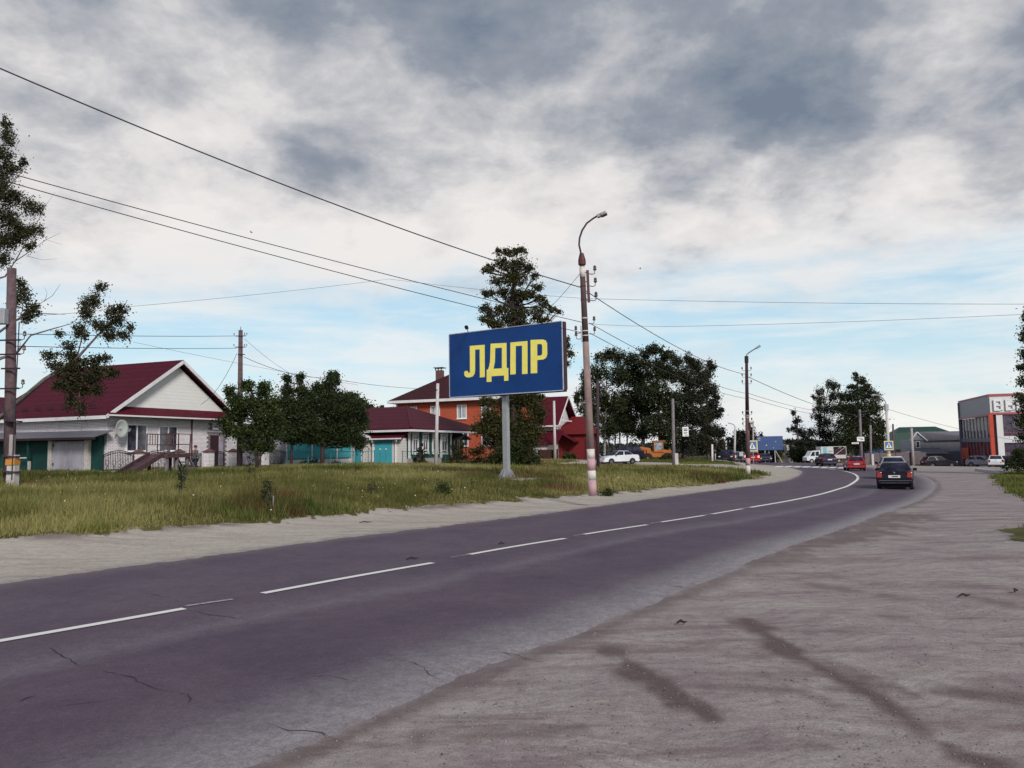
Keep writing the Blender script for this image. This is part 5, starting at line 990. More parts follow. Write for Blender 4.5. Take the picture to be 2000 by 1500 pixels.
mat('chrome', (.6, .6, .62), .15, .02, metal=1); glassmat('car_glass', (.008, .008, .016)); MATS['car_glass'].node_tree.nodes['Principled BSDF'].inputs['Specular IOR Level'].default_value = .12; MATS['car_glass'].node_tree.nodes['Principled BSDF'].inputs['Roughness'].default_value = .5
STY = {
 'sedan': dict(L=4.25, W=1.68, H=1.43, low=[(-2.12, .45), (-2.10, .80), (-1.98, .98), (-1.35, 1.00), (.95, .95), (1.75, .80), (2.08, .62), (2.12, .40)], gh=[(-1.55, .98), (-.95, 1.38), (.15, 1.42), (.95, .94)], wb=(-1.27, 1.27), r=.30),
 'hatch': dict(L=4.1, W=1.74, H=1.50, low=[(-2.02, .42), (-2.04, .80), (-1.92, 1.02), (-1.0, 1.02), (.95, .97), (1.70, .84), (2.02, .62), (2.05, .40)], gh=[(-1.93, 1.00), (-1.50, 1.44), (.10, 1.49), (.98, .96)], wb=(-1.25, 1.28), r=.31),
 'suv': dict(L=4.5, W=1.84, H=1.70, low=[(-2.22, .48), (-2.24, .95), (-2.12, 1.15), (-1.0, 1.12), (1.0, 1.08), (1.85, .98), (2.20, .75), (2.24, .48)], gh=[(-2.12, 1.12), (-1.70, 1.62), (.05, 1.69), (.98, 1.07)], wb=(-1.32, 1.35), r=.36)}
def make_car(name, label, loc_, heading, sty, paint, tail='tail_red', head='head_clear', grp='cars on the road', spare=False, rack=False, scale=1.0, cat='car', mirror='car_black'):
    S = STY[sty]; t_ = thing(name, loc_, label, cat, math.pi/2-math.radians(heading), grp); t_.scale = (scale,)*3; hw = S['W']/2; low = S['low']; r_ = S['r']; a, b_ = S['wb']; zs = .26
    def arch(c): return [(c+(r_+.07)*math.cos(math.pi*k/8), max(zs, r_+(r_+.05)*math.sin(math.pi*k/8))) for k in range(9)]
    prof = low+[(low[-1][0]-.06, zs)]+arch(b_)+arch(a)+[(low[0][0]+.05, zs)]
    cx, cz = 0, .6; lay = []
    for y, s_ in ((-hw, .955), (-hw+.07, 1.0), (hw-.07, 1.0), (hw, .955)): lay.append([((x-cx)*(1-(1-s_)*.5)+cx, y, (z-cz)*(1-(1-s_)*1.2)+cz) for x, z in prof])
    m_ = MB(); n = len(prof)
    for l in lay: m_.v += l
    for k in range(3):
        for j in range(n): m_.f.append((k*n+j, k*n+(j+1) % n, (k+1)*n+(j+1) % n, (k+1)*n+j))
    for tri in geometry.tessellate_polygon([[Vector((x, z, 0)) for x, z in prof]]): m_.f.append(tuple(tri)); m_.f.append(tuple(3*n+k for k in tri))
    # cabin: pillars and roof
    g = S['gh']; wb_, wt = hw-.06, hw-.27
    def G_(i, s_): x, z = g[i]; return (x, s_*(wb_ if i in (0, 3) else wt), z-(.04 if i in (0, 3) else 0))
    i = len(m_.v); m_.v += [G_(k, s_) for s_ in (-1, 1) for k in range(4)]; m_.f += [(i, i+1, i+2, i+3), (i+7, i+6, i+5, i+4), (i, i+4, i+5, i+1), (i+1, i+5, i+6, i+2), (i+2, i+6, i+7, i+3)]
    bo = m_.build('body', paint, t_, bevel=.035)
    for p_ in bo.data.polygons: p_.use_smooth = True
    bo.data.set_sharp_from_angle(angle=math.radians(38)) if hasattr(bo.data, 'set_sharp_from_angle') else None
    MB().box(low[0][0]+.15, low[-1][0]-.15, -hw+.16, hw-.16, .18, .75).build('underbody', 'underbody', t_)
    def lerp(p_, q_, s_): return tuple(p_[k]+(q_[k]-p_[k])*s_ for k in range(3))
    def pane(nm, c4, off, ins=(.07, .09)):
        P0, P1, P2, P3 = c4  # bottom-a, top-a, top-b, bottom-b
        def bi(u, v_): return Vector(lerp(lerp(P0, P3, u), lerp(P1, P2, u), v_))
        o_ = Vector(off); q_ = [bi(ins[0], ins[1])+o_, bi(ins[0], 1-ins[1])+o_, bi(1-ins[0], 1-ins[1])+o_, bi(1-ins[0], ins[1])+o_]
        q2 = [v_-o_*.9 for v_ in q_]; mm_ = MB(); mm_.v = [tuple(v_) for v_ in q_+q2]; mm_.f = [(0, 1, 2, 3), (7, 6, 5, 4), (0, 4, 5, 1), (1, 5, 6, 2), (2, 6, 7, 3), (3, 7, 4, 0)]; return mm_.build(nm, 'car_glass', t_)
    pane('rear_window', (G_(0, -1), G_(1, -1), G_(1, 1), G_(0, 1)), (-.02, 0, .012)); pane('windscreen', (G_(3, -1), G_(2, -1), G_(2, 1), G_(3, 1)), (.02, 0, .012), (.05, .06))
    for s_ in (-1, 1):
        B0, B1, B2, B3 = G_(0, s_), G_(1, s_), G_(2, s_), G_(3, s_); mb0, mb1 = lerp(B0, B3, .52), lerp(B1, B2, .50)
        pane('side_window', (B0, B1, mb1, mb0), (0, s_*.015, .004), (.07, .10)); pane('side_window', (mb0, mb1, B2, B3), (0, s_*.015, .004), (.05, .10))
    wh = []
    for c in (a, b_):
        for s_ in (-1, 1):
            w_ = MB().lathe((c, s_*(hw-.10), r_), [(r_*.55, -.10), (r_*.93, -.10), (r_, -.06), (r_, .06), (r_*.93, .10), (r_*.55, .10)], 20, 'y').build('wheel', 'tyre', t_, smoothed=False)
            rm = MB(); cy = s_*(hw-.005)
            rm.lathe((c, cy-s_*.02, r_), [(r_*.12, -.01), (r_*.15, .01)], 10, 'y')
            for k in range(6): a_ = k*math.pi/3; rm.bar((c+.04*math.cos(a_), cy-s_*.01, r_+.04*math.sin(a_)), (c+r_*.60*math.cos(a_), cy-s_*.02, r_+r_*.60*math.sin(a_)), .055, .03)
            rm.tube([(c+r_*.60*math.cos(k*math.pi/8), cy-s_*.02, r_+r_*.60*math.sin(k*math.pi/8)) for k in range(17)], .022, 5); rm.build('rim', 'rim', w_)
    xr, xf = low[1][0], low[-2][0]; zl = low[1][1]
    for s_ in (-1, 1):
        y0, y1 = sorted((s_*(hw-.28), s_*(hw-.015)))
        MB().box(xr-.055, xr+.20, y0, y1, zl-.17, zl+.16, (xr-.02, xr+.22, y0+.02, y1-.02)).build('taillight', tail, t_, bevel=.05)
        MB().box(xf-.22, xf+.03, y0, y1, low[-2][1]-.02, low[-2][1]+.13, (xf-.25, xf-.05, y0, y1)).build('headlight', head, t_, bevel=.02)
        zg = g[3][1]; q_ = MB().box(g[3][0]-.30, g[3][0]-.14, *sorted((s_*(hw-.03), s_*(hw+.17))), zg-.02, zg+.13).build('mirror', mirror, t_, bevel=.02)
    pl_ = MB().box(xr-.035, xr-.017, -.27, .27, zl-.15, zl-.02).build('number_plate', 'plate_white', t_); MB().box(xr-.037, xr-.0355, -.17, .12, zl-.11, zl-.06).build('digits', 'sign_black', pl_) if sty == 'sedan' else None
    MB().box(xf-.05, xf+.055, -.27, .27, .40, .51).build('front_plate', 'plate_white', t_)
    bu = MB().box(xr-.06, xr+.15, -hw+.04, hw-.04, .34, .52).box(xf-.08, xf+.09, -hw+.06, hw-.06, .28, .50); bu.build('bumper', paint, t_, bevel=.03)
    MB().box(xr-.068, xr-.058, -hw+.12, hw-.12, .505, .525).box(xr-.068, xr-.058, -hw+.2, hw-.2, .385, .40).build('bumper_trim', 'chrome', t_)
    MB().lathe((xr-.02 if sty != 'sedan' else xr+.03, 0, zl+.10), [(.04, -.012), (.055, .012)], 10, 'x').build('badge', 'chrome', t_)
    if spare: MB().lathe((xr-.12, 0, zl+.02), [(.2, -.1), (.33, -.1), (.35, 0), (.33, .1), (.2, .1)], 18, 'x').build('spare_wheel', 'tyre', t_)
    if rack: MB().bar((-1.5, hw-.34, S['H']+.03), (.0, hw-.34, S['H']+.03), .035).bar((-1.5, -hw+.34, S['H']+.03), (.0, -hw+.34, S['H']+.03), .035).build('roof_rail', 'chrome', t_)
    return t_
def cp_(px, d, z=None): p_ = G(px, d); return p_+Vector((0, 0, .012))
make_car('parked_car' if 0 else 'car', 'black sedan nearest the camera, driving away in the right lane', cp_(1751, 41.5), 28, 'sedan', 'car_black')
make_car('car', 'silver sedan directly ahead of the nearest black car', cp_(1744, 54), 22, 'sedan', 'car_silver', scale=1.06)
make_car('car', 'red car driving away past the crosswalk', cp_(1669, 80), 17, 'hatch', 'car_red', mirror='car_red')
make_car('car', 'dark blue hatchback turning left beside the light truck', cp_(1613, 98), 8, 'suv', 'car_dark_blue', scale=.93)
make_car('car', 'dark off-road car coming toward the crosswalk with its lights on', cp_(1420, 112), 200, 'suv', 'car_black', head='head_clear', scale=1.08)
make_car('car', 'dark off-road car with a spare wheel on its back', cp_(1444, 122), 12, 'suv', 'car_grey', tail='tail_lit', spare=True)
make_car('car', 'dark red car braking with bright tail lamps behind the maroon lamp post', cp_(1473, 112), 20, 'suv', 'car_red', tail='tail_lit', scale=.95)
make_car('car', 'dark car rightmost in the queue under the far billboard', cp_(1495, 116), 195, 'sedan', 'car_dark_blue')
make_car('parked_car', 'white sedan parked at the field edge left of the loader', G(1207, 82)+Vector((0, 0, -.02)), 246, 'sedan', 'car_white', grp='parked cars', scale=1.02)
make_car('parked_car', 'black estate car parked behind the white sedan', G(1219, 89), 244, 'suv', 'car_black', grp='parked cars')
make_car('parked_car', 'black off-road car parked side-on by the grey warehouse', cp_(1834, 118), 92, 'suv', 'car_black', grp='parked cars', scale=1.06)
make_car('parked_car', 'grey car parked before the shop, partly behind the white hatchback', cp_(1921, 104), 150, 'hatch', 'car_grey', grp='parked cars', rack=True, scale=.95)
make_car('parked_car', 'white hatchback parked with its dark rear window toward the road', cp_(1945, 98), 30, 'hatch', 'car_white', grp='parked cars')
make_car('parked_car', 'dark car half hidden by shrubs at the right edge', cp_(1975, 101), 60, 'hatch', 'car_black', grp='parked cars')
# light truck seen from its left side
pt = G(1610, 130); tk = thing('light_truck', pt, 'white crew cab truck with box body half open at the back', 'truck', math.pi)   # local +x = left in the picture
prof = [(3.25, .45), (3.25, 1.05), (2.85, 1.25), (2.35, 2.05), (.95, 2.15), (.95, .45)]
MB().prism(prof, 'y', -.95, .95).build('cab', 'car_white', tk, bevel=.05)
for pr in ([(2.62, 1.25), (2.25, 1.92), (1.90, 1.95), (1.90, 1.25)], [(1.75, 1.25), (1.75, 1.95), (1.2, 1.98), (1.2, 1.25)]):
    MB().prism(pr, 'y', .951, .975).build('side_window', 'car_glass', tk); MB().prism(pr, 'y', -.975, -.951).build('side_window', 'car_glass', tk)
MB().box(-3.2, .9, -.95, .95, .55, .75).build('chassis', 'underbody', tk); bx = MB().box(-1.2, .88, -1.05, 1.05, .76, 2.75).build('box_body', mat('tarp_white', (.50, .52, .52), .7, .1, 1), tk)
MB().box(-.1, .5, 1.051, 1.06, 1.4, 2.65).box(-.1, .5, -1.06, -1.051, 1.4, 2.65).build('blue_panel', mat('pale_blue', (.18, .40, .50), .7), bx)
MB().box(-1.0, -.25, 1.052, 1.062, 1.95, 2.02).box(-1.0, -.25, -1.062, -1.052, 1.95, 2.02).build('lettering', 'sign_black', bx)
fr_ = MB()
for y in (-1.02, 1.02):
    fr_.bar((-3.3, y, .8), (-3.3, y, 2.75), .08).bar((-1.2, y, 2.72), (-3.3, y, 2.72), .08).bar((-1.25, y, 1.2), (-3.3, y, 2.7), .06)
fr_.bar((-3.3, -1.02, 2.72), (-3.3, 1.02, 2.72), .08); fr_.build('tarp_frame', 'concrete_light', tk); MB().box(-3.35, -1.21, -1.06, -1.0, .76, 1.35).build('drop_side', 'concrete_light', tk); MB().box(-3.35, -1.21, 1.0, 1.06, .76, 1.35).build('drop_side', 'concrete_light', tk); MB().box(-3.2, -1.3, -.9, .9, .76, 2.4).build('load', 'dark_soffit', tk)
for x in (2.45, -2.1):
    for s_ in (-1, 1): w_ = MB().lathe((x, s_*.85, .38), [(.2, -.1), (.38, -.1), (.38, .1), (.2, .1)], 18, 'y').build('wheel', 'tyre', tk); MB().lathe((x, s_*.96, .38), [(.05, -.02), (.2, .0)], 12, 'y').build('rim', 'rim', w_)
# wheel loader
pk = G(1282, 115)+Vector((0, 0, -.05)); ld = thing('wheel_loader', pk, 'orange yellow wheel loader parked under the birches', 'loader', 0)
mat('loader_orange', (.40, .115, .008), .5, .15, 3, dirt=((.15, .05, .02), .4))
MB().prism([(-2.6, .95), (-2.6, 2.25), (-2.4, 2.4), (-.95, 2.15), (-.7, 1.35), (-1.0, .95)], 'y', -.75, .75).build('engine_cover', 'loader_orange', ld, bevel=.04); g = MB()
for k in range(3): g.box(-2.35+k*.35, -2.2+k*.35, -.77, -.751, 1.35, 1.95)
g.build('vent', 'underbody', ld); MB().box(-2.65, -1.9, -.7, .7, .75, 1.2).build('counterweight', 'underbody', ld)
MB().prism([(-.9, .9), (-.9, 1.6), (2.0, 1.75), (2.2, 1.3), (.6, .8)], 'y', -.5, .5).build('chassis', 'loader_orange', ld)
cb_ = MB()
for x, y in ((-.35, -.6), (-.35, .6), (.95, -.6), (.95, .6)): cb_.bar((x, y, 1.6), (x, y, 3.1), .09)
cb_.box(-.5, 1.25, -.75, .75, 3.1, 3.25); cb_.box(-.4, 1.0, -.65, .65, 1.55, 1.85); cb_.build('cab', 'loader_orange', ld); MB().box(-.30, .90, -.56, .56, 1.86, 3.09).build('cab_glass', 'bright_glass', ld)
MB().prism([(.9, 1.5), (1.1, 1.95), (2.2, 1.75), (3.4, .7), (3.2, .5), (2.0, 1.35)], 'y', -.55, -.40).prism([(.9, 1.5), (1.1, 1.95), (2.2, 1.75), (3.4, .7), (3.2, .5), (2.0, 1.35)], 'y', .40, .55).bar((1.9, -.4, 2.0), (2.4, -.4, 1.2), .12).build('lift_arm', 'loader_orange', ld)
MB().prism([(3.2, .2), (4.1, .05), (4.1, .12), (3.4, .35), (3.35, 1.0), (3.6, 1.25), (3.5, 1.3), (3.15, 1.0)], 'y', -1.2, 1.2).build('bucket', 'rust_brown', ld)
for x in (-1.45, 1.45):
    for s_ in (-1, 1): w_ = MB().lathe((x, s_*.95, .72), [(.4, -.25), (.68, -.25), (.74, -.15), (.74, .15), (.68, .25), (.4, .25)], 22, 'y').build('wheel', 'tyre', ld); MB().lathe((x, s_*1.17, .72), [(.12, -.05), (.15, .04), (.42, .05), (.42, .06)], 18, 'y').build('rim', 'loader_orange', w_)
# parking kerb by the shop
pa, pb_ = GR(1908, 920), GR(1958, 926); kb = MB().bar((0, 0, .1), Vector(pb_-pa)+Vector((0, 0, .1)), .35, .3).build('parking_kerb', 'concrete_light', loc=pa, label='pale kerb strip in front of the cars parked at the shop', cat='kerb')
# ---------------------------------------------------------------- trees and plants
def leafmat(n, a, b_): attrmat(n, a, trans=.22, rough=.65, c2=b_)
leafmat('leaf_maple', (.012, .024, .008), (.090, .120, .028)); leafmat('leaf_linden', (.010, .019, .008), (.068, .092, .026)); leafmat('leaf_birch', (.018, .020, .010), (.085, .082, .034)); leafmat('leaf_olive', (.020, .024, .008), (.108, .102, .030))
leafmat('leaf_grove', (.010, .016, .008), (.070, .080, .026)); leafmat('leaf_poplar', (.014, .018, .012), (.066, .068, .038)); leafmat('leaf_bush', (.016, .030, .008), (.080, .095, .024)); leafmat('needles', (.010, .020, .012), (.040, .055, .026)); leafmat('leaf_far', (.014, .020, .016), (.042, .050, .034))
mat('bark', (.050, .036, .034), .95, .3, 6, .5, 20); mat('bark_light', (.16, .13, .13), .95, .3, 6, .4, 20)
def birchmat():
    m, nt, b = newmat('birch_bark'); o = nd(nt, 'ShaderNodeTexCoord').outputs['Object']
    n = noise(nt, vscale(nt, o, (1.2, 1.2, 5)), 1.6, 6, .7); nt.links.new(mixc(nt, ramp(nt, n, [(.50, 0), (.58, 1)]), (.50, .48, .48), (.05, .04, .04)), b.inputs['Base Color']); b.inputs['Roughness'].default_value = .8
birchmat()
def leaves(pts, size, g, shade, up=.35, asp=.62):
    N = len(pts); a = g.normal(0, 1, (N, 3)); a /= np.linalg.norm(a, axis=1)[:, None]; nn = g.normal(0, 1, (N, 3)); nn[:, 2] += up; b_ = np.cross(nn, a); b_ /= np.linalg.norm(b_, axis=1)[:, None]+1e-9
    s = size*g.uniform(.55, 1.25, N)[:, None]; a = a*s; b_ = b_*s*asp
    V = np.stack([pts-a*.5, pts-a*.05+b_*.5, pts+a*.5, pts-a*.05-b_*.5], 1).reshape(-1, 3); F_ = np.arange(N*4).reshape(N, 4); return V, F_, np.repeat(shade, 4)
def tree(name, label, base, d, trunk, clusters, n, leaf, lm, bm_='bark', clump=.42, seed=1, limbs=(), group='trees along the street', cat='tree', tr=None, droop=0, limb_r=.06, fill=.55, autolimb=True, crownname='crown'):
    g = np.random.default_rng(seed); b = P(*base, d); b.z = max(b.z, -9); root = thing(name, b, label, cat, 0, group); m_ = MB()
    if trunk: m_.tube([P(x, y, d)-b+Vector((0, 0, -.3 if k == 0 else 0)) for k, (x, y, r_) in enumerate(trunk)], [r_ for x, y, r_ in trunk], 9)
    C = []
    for (cx, cy, rx, ry) in clusters:
        c = np.array(P(cx, cy, d)-b); s_ = d/F; C.append((c, rx*s_, ry*s_))
    w_ = np.array([c[1]*c[2] for c in C])**.9; cnt = np.maximum((w_/w_.sum()*n).astype(int), 12); allp = []; sh = []
    meanr = np.mean([c[1] for c in C])
    for (c, rx, ry), k in zip(C, cnt):
        ry3 = (rx+ry)/2; c = c+np.array([0, g.normal(0, .35*meanr), 0]); nc = max(2, int(k/(26 if clump < .5 else 34)))
        u = g.normal(0, 1, (nc, 3)); u /= np.linalg.norm(u, axis=1)[:, None]; u *= g.random((nc, 1))**.42
        cc = c+u*np.array([rx, ry3, ry])*.93; sg = min(clump, .42*min(rx, ry)+.05)*g.uniform(.5, 1.15, nc); idx = g.integers(0, nc, k)
        off = g.normal(0, 1, (k, 3))*sg[idx][:, None]*.62*np.where(g.random(k) < .22, 1.9, 1)[:, None]; off[:, 2] *= .8
        if droop: off[:, 2] = off[:, 2]*(1+droop)-abs(off[:, 2])*droop*.5; off[:, 0] *= (1-.35*min(droop, 1))
        allp.append(cc[idx]+off); cs = g.normal(.32, .26, nc); sh.append(np.clip(cs[idx]+g.normal(0, .13, k), 0, 1))
        if autolimb and trunk:
            tp = [np.array(P(x, y, d)-b) for x, y, r_ in trunk]; best = min(range(len(tp)), key=lambda i: np.linalg.norm(tp[i]-c)+(3 if tp[i][2] > c[2]-.2 else 0)); s0 = tp[best]; mid = (s0*.45+c*.55)+np.array([g.normal(0, .1), g.normal(0, .1), -.06*np.linalg.norm(c-s0)])
            m_.tube([Vector(s0), Vector(mid), Vector(c)], [limb_r, limb_r*.55, limb_r*.15], 6)
            for q in range(min(5, nc)): m_.tube([Vector(mid), Vector((mid+cc[q])/2+g.normal(0, .05, 3)), Vector(cc[q])], [limb_r*.35, limb_r*.2, limb_r*.06], 5)
    for lb in limbs: m_.tube([P(x, y, d+(lb[0][3] if len(lb[0]) > 3 else 0))-b for x, y, *_ in lb], [q[2] for q in lb], 7)
    if m_.v: m_.build('trunk', bm_, root, smoothed=True)
    V, F_, S_ = leaves(np.concatenate(allp), leaf, g, np.concatenate(sh)); npmesh(crownname, V, F_, lm, {'shade': S_}, root); return root
birchC = [(2, 235, 9, 14), (12, 262, 14, 12), (22, 280, 10, 8), (4, 300, 20, 16), (14, 325, 26, 14), (50, 318, 11, 7), (5, 350, 18, 18), (24, 385, 26, 16), (60, 402, 22, 14), (12, 425, 30, 20), (70, 452, 18, 14), (40, 450, 18, 12), (10, 468, 26, 20), (60, 480, 14, 7),
    (2, 505, 12, 16), (38, 560, 10, 18), (55, 582, 15, 18), (72, 606, 13, 16), (45, 620, 10, 14), (30, 590, 8, 20), (-25, 300, 10, 20), (30, 460, 20, 14), (8, 380, 18, 20), (35, 440, 16, 10), (160, 650, 12, 10), (215, 655, 18, 8), (150, 715, 26, 10), (185, 725, 20, 10), (140, 745, 20, 12),
    (200, 562, 13, 9), (186, 585, 13, 14), (166, 592, 14, 10), (168, 612, 17, 12), (222, 610, 12, 9), (240, 604, 16, 10), (228, 626, 22, 12), (208, 642, 22, 11), (262, 642, 10, 7), (240, 655, 16, 8), (190, 632, 14, 8), (152, 642, 12, 12), (120, 655, 9, 8), (130, 675, 16, 9),
    (100, 694, 20, 8), (140, 697, 24, 10), (176, 705, 24, 10), (205, 700, 16, 8), (110, 715, 22, 8), (135, 728, 32, 12), (175, 738, 30, 12), (215, 728, 20, 10), (150, 760, 26, 14), (186, 760, 16, 10), (140, 785, 12, 14), (158, 798, 10, 12), (120, 752, 18, 9)]
tree('birch_tree', 'ragged birch at the left edge reaching over the brick house roof', (-95, 968), 31, [(-95, 968, .26), (-80, 760, .22), (-62, 520, .15), (-50, 330, .09), (-45, 220, .04)], birchC, 42000, .088, 'leaf_birch', 'bark_light', clump=.27, seed=3, droop=.5, autolimb=False,
    limbs=[[(-85, 850, .16), (-20, 830, .13), (22, 797, .10), (86, 742, .08), (150, 700, .06), (200, 645, .03), (245, 608, .012)], [(86, 742, .05), (130, 722, .035), (185, 735, .015)], [(-78, 740, .09), (0, 700, .07), (32, 690, .05), (60, 655, .035), (100, 643, .025), (140, 632, .012), (190, 585, .006)],
        [(150, 700, .03), (165, 640, .02), (175, 600, .008)], [(150, 740, .03), (155, 770, .015), (158, 805, .006)], [(-75, 700, .08), (10, 640, .05), (40, 620, .035), (80, 612, .02), (128, 614, .008)], [(40, 620, .02), (75, 595, .014), (102, 578, .01), (118, 555, .005)], [(88, 588, .01), (92, 572, .006), (86, 560, .003)],
        [(-60, 560, .06), (10, 540, .035), (30, 510, .025), (52, 470, .015), (78, 425, .01), (90, 400, .007), (108, 375, .003)], [(30, 510, .02), (60, 490, .014), (90, 468, .01), (118, 455, .004)], [(90, 468, .006), (122, 478, .003)], [(52, 500, .01), (85, 508, .006), (112, 505, .003)], [(78, 425, .006), (84, 408, .004), (92, 396, .002)],
        [(-55, 420, .05), (0, 380, .03), (30, 350, .02), (55, 320, .006)], [(-55, 380, .05), (0, 300, .02), (18, 260, .006)], [(-58, 480, .05), (10, 440, .03), (60, 405, .01)], [(32, 690, .02), (40, 672, .012), (36, 660, .005)]])
tree('maple_tree', 'small dark maple in front of the brick house wing', (503, 912), 46.5, [(503, 912, .11), (500, 870, .10), (497, 820, .07), (492, 770, .03)],
    [(450, 768, 11, 18), (482, 756, 11, 18), (518, 760, 14, 18), (468, 785, 20, 14), (500, 790, 26, 22), (532, 790, 12, 20), (462, 810, 26, 16), (515, 815, 28, 22), (440, 824, 15, 9), (455, 842, 24, 14), (488, 845, 28, 20), (525, 845, 24, 22), (492, 870, 26, 12), (518, 872, 18, 12), (545, 815, 8, 16)], 26000, .135, 'leaf_maple', clump=.36, seed=11)
tree('linden_tree', 'dark linden with two pointed tops right of the small maple', (568, 912), 54, [(568, 912, .10), (570, 870, .10), (572, 800, .06), (575, 750, .03)],
    [(561, 742, 7, 14), (583, 738, 8, 14), (562, 762, 12, 12), (588, 765, 15, 14), (605, 775, 12, 14), (560, 790, 20, 20), (590, 800, 28, 26), (555, 820, 20, 20), (580, 840, 34, 26), (605, 835, 24, 24), (565, 855, 20, 10), (595, 855, 18, 10)], 32000, .135, 'leaf_linden', clump=.36, seed=12)
tree('linden_tree', 'broad dark linden overhanging the turquoise fence', (629, 911), 55, [(629, 911, .17), (630, 875, .15), (634, 810, .09), (645, 750, .03)],
    [(647, 735, 14, 12), (636, 750, 10, 10), (655, 748, 9, 12), (622, 760, 18, 14), (650, 775, 24, 16), (676, 778, 16, 14), (630, 795, 34, 22), (668, 800, 30, 22), (695, 798, 18, 18), (706, 820, 12, 20), (640, 830, 40, 24), (685, 840, 26, 26), (625, 855, 32, 14), (665, 860, 32, 14), (700, 865, 13, 16)], 46000, .135, 'leaf_linden', clump=.38, seed=13)
tree('backyard_tree', 'dark tree top showing behind the lindens and the maroon roof', (705, 900), 84, [(705, 900, .2), (705, 790, .08)], [(700, 785, 14, 12), (710, 800, 18, 20), (690, 775, 10, 10), (725, 800, 10, 8)], 3500, .25, 'leaf_linden', seed=14)
tree('backyard_tree', 'small tree tops peeking over the maroon hip roof', (757, 896), 100, [(757, 896, .2), (757, 805, .08)], [(745, 799, 9, 6), (768, 800, 12, 5), (757, 808, 14, 8)], 1500, .25, 'leaf_linden', seed=15)
tree('oak_tree', 'tall ragged olive green tree rising behind the billboard', (1003, 911), 55, [(1003, 911, .30), (1004, 800, .24), (1004, 680, .19), (1003, 600, .13), (1002, 540, .07), (1000, 500, .03)],
    [(972, 492, 6, 8), (990, 492, 10, 8), (1015, 490, 17, 10), (960, 520, 12, 9), (985, 515, 18, 14), (1015, 515, 16, 14), (1035, 525, 10, 9), (950, 530, 9, 6), (1005, 545, 30, 16), (970, 548, 12, 12), (1045, 540, 9, 8), (1050, 560, 13, 8), (955, 572, 16, 8), (985, 572, 18, 11), (1025, 578, 24, 12), (1052, 583, 14, 8),
     (948, 602, 12, 10), (960, 612, 14, 10), (985, 605, 20, 13), (1015, 610, 20, 12), (1045, 612, 18, 11), (1065, 592, 10, 8), (1078, 604, 12, 6), (1092, 606, 7, 5), (945, 625, 12, 8), (970, 632, 24, 10), (1015, 635, 26, 10), (1055, 625, 20, 8), (1000, 690, 30, 45), (1060, 690, 20, 25), (1105, 670, 9, 12), (1112, 690, 9, 9), (1104, 712, 8, 8),
     (950, 785, 20, 12), (1000, 775, 30, 14), (1035, 780, 24, 14), (1056, 778, 10, 7), (955, 810, 20, 18), (1000, 810, 30, 24), (1045, 805, 20, 18), (935, 838, 16, 14), (965, 845, 28, 20), (1010, 850, 32, 22), (1045, 840, 16, 20), (1055, 815, 9, 9), (975, 825, 26, 18), (1022, 830, 26, 18), (990, 790, 26, 14), (950, 830, 16, 14), (1000, 862, 34, 14), (1035, 860, 20, 14), (962, 868, 18, 10), (1003, 525, 8, 16), (1003, 585, 16, 18), (1003, 622, 30, 12)], 54000, .155, 'leaf_olive', clump=.34, seed=16, limb_r=.10)
tree('lilac_bush', 'dense dark rounded bush at the foot of the tall tree', (1005, 914), 54, None, [(985, 890, 32, 20), (1020, 882, 30, 18), (1005, 900, 44, 12), (958, 900, 16, 10), (1042, 897, 16, 14), (1000, 870, 22, 12)], 9500, .14, 'leaf_linden', clump=.34, seed=17, group='shrubs', cat='bush')
gd = 121
def grove(name, label, bx, tk, cl, n, lm, bk, seed, dr=0, dd=0): return tree(name, label, (bx, 903), gd+dd, tk, cl, int(n*2.3), .31, lm, bk, clump=.62, seed=seed, group='trees of the grove', droop=dr, limb_r=.14)
grove('birch_tree', 'leftmost birch of the grove with drooping twigs beside the lamp post', 1180, [(1180, 903, .22), (1182, 840, .18), (1184, 760, .12), (1186, 700, .05)], [(1175, 700, 14, 12), (1192, 690, 16, 12), (1210, 700, 14, 14), (1170, 730, 22, 18), (1205, 735, 24, 22), (1145, 740, 12, 20), (1140, 770, 14, 18), (1128, 778, 7, 18), (1165, 775, 26, 24), (1200, 790, 28, 26), (1150, 810, 20, 18), (1185, 835, 28, 24), (1150, 845, 12, 12)], 9500, 'leaf_grove', 'birch_bark', 21, .6)
grove('birch_tree', 'birch with a bright white trunk above the wheel loader', 1257, [(1257, 903, .32), (1256, 850, .28), (1250, 780, .2), (1246, 700, .08)], [(1232, 705, 18, 16), (1222, 730, 18, 18), (1245, 740, 28, 26), (1235, 780, 32, 28), (1260, 800, 26, 30), (1225, 825, 26, 24), (1250, 845, 24, 14)], 9000, 'leaf_grove', 'birch_bark', 22, .4, 2)
grove('poplar_tree', 'highest broad tree in the middle of the grove', 1290, [(1290, 903, .3), (1288, 830, .24), (1284, 740, .12), (1280, 690, .05)], [(1262, 690, 14, 12), (1280, 683, 18, 10), (1300, 695, 18, 12), (1255, 710, 14, 14), (1285, 720, 30, 24), (1310, 730, 22, 20), (1275, 765, 32, 28), (1305, 790, 30, 28), (1280, 830, 30, 26), (1310, 850, 26, 20), (1290, 872, 22, 10)], 11000, 'leaf_grove', 'bark', 23, 0, -2)
grove('poplar_tree', 'wide poplar in the right half of the grove', 1332, [(1332, 903, .3), (1334, 830, .24), (1340, 750, .12), (1345, 700, .05)], [(1325, 705, 12, 12), (1346, 702, 10, 14), (1362, 715, 14, 14), (1335, 735, 24, 22), (1365, 745, 22, 20), (1345, 780, 30, 26), (1325, 815, 26, 22), (1360, 815, 26, 22), (1340, 855, 30, 20), (1365, 860, 20, 14)], 10500, 'leaf_poplar', 'bark', 24, 0, 0)
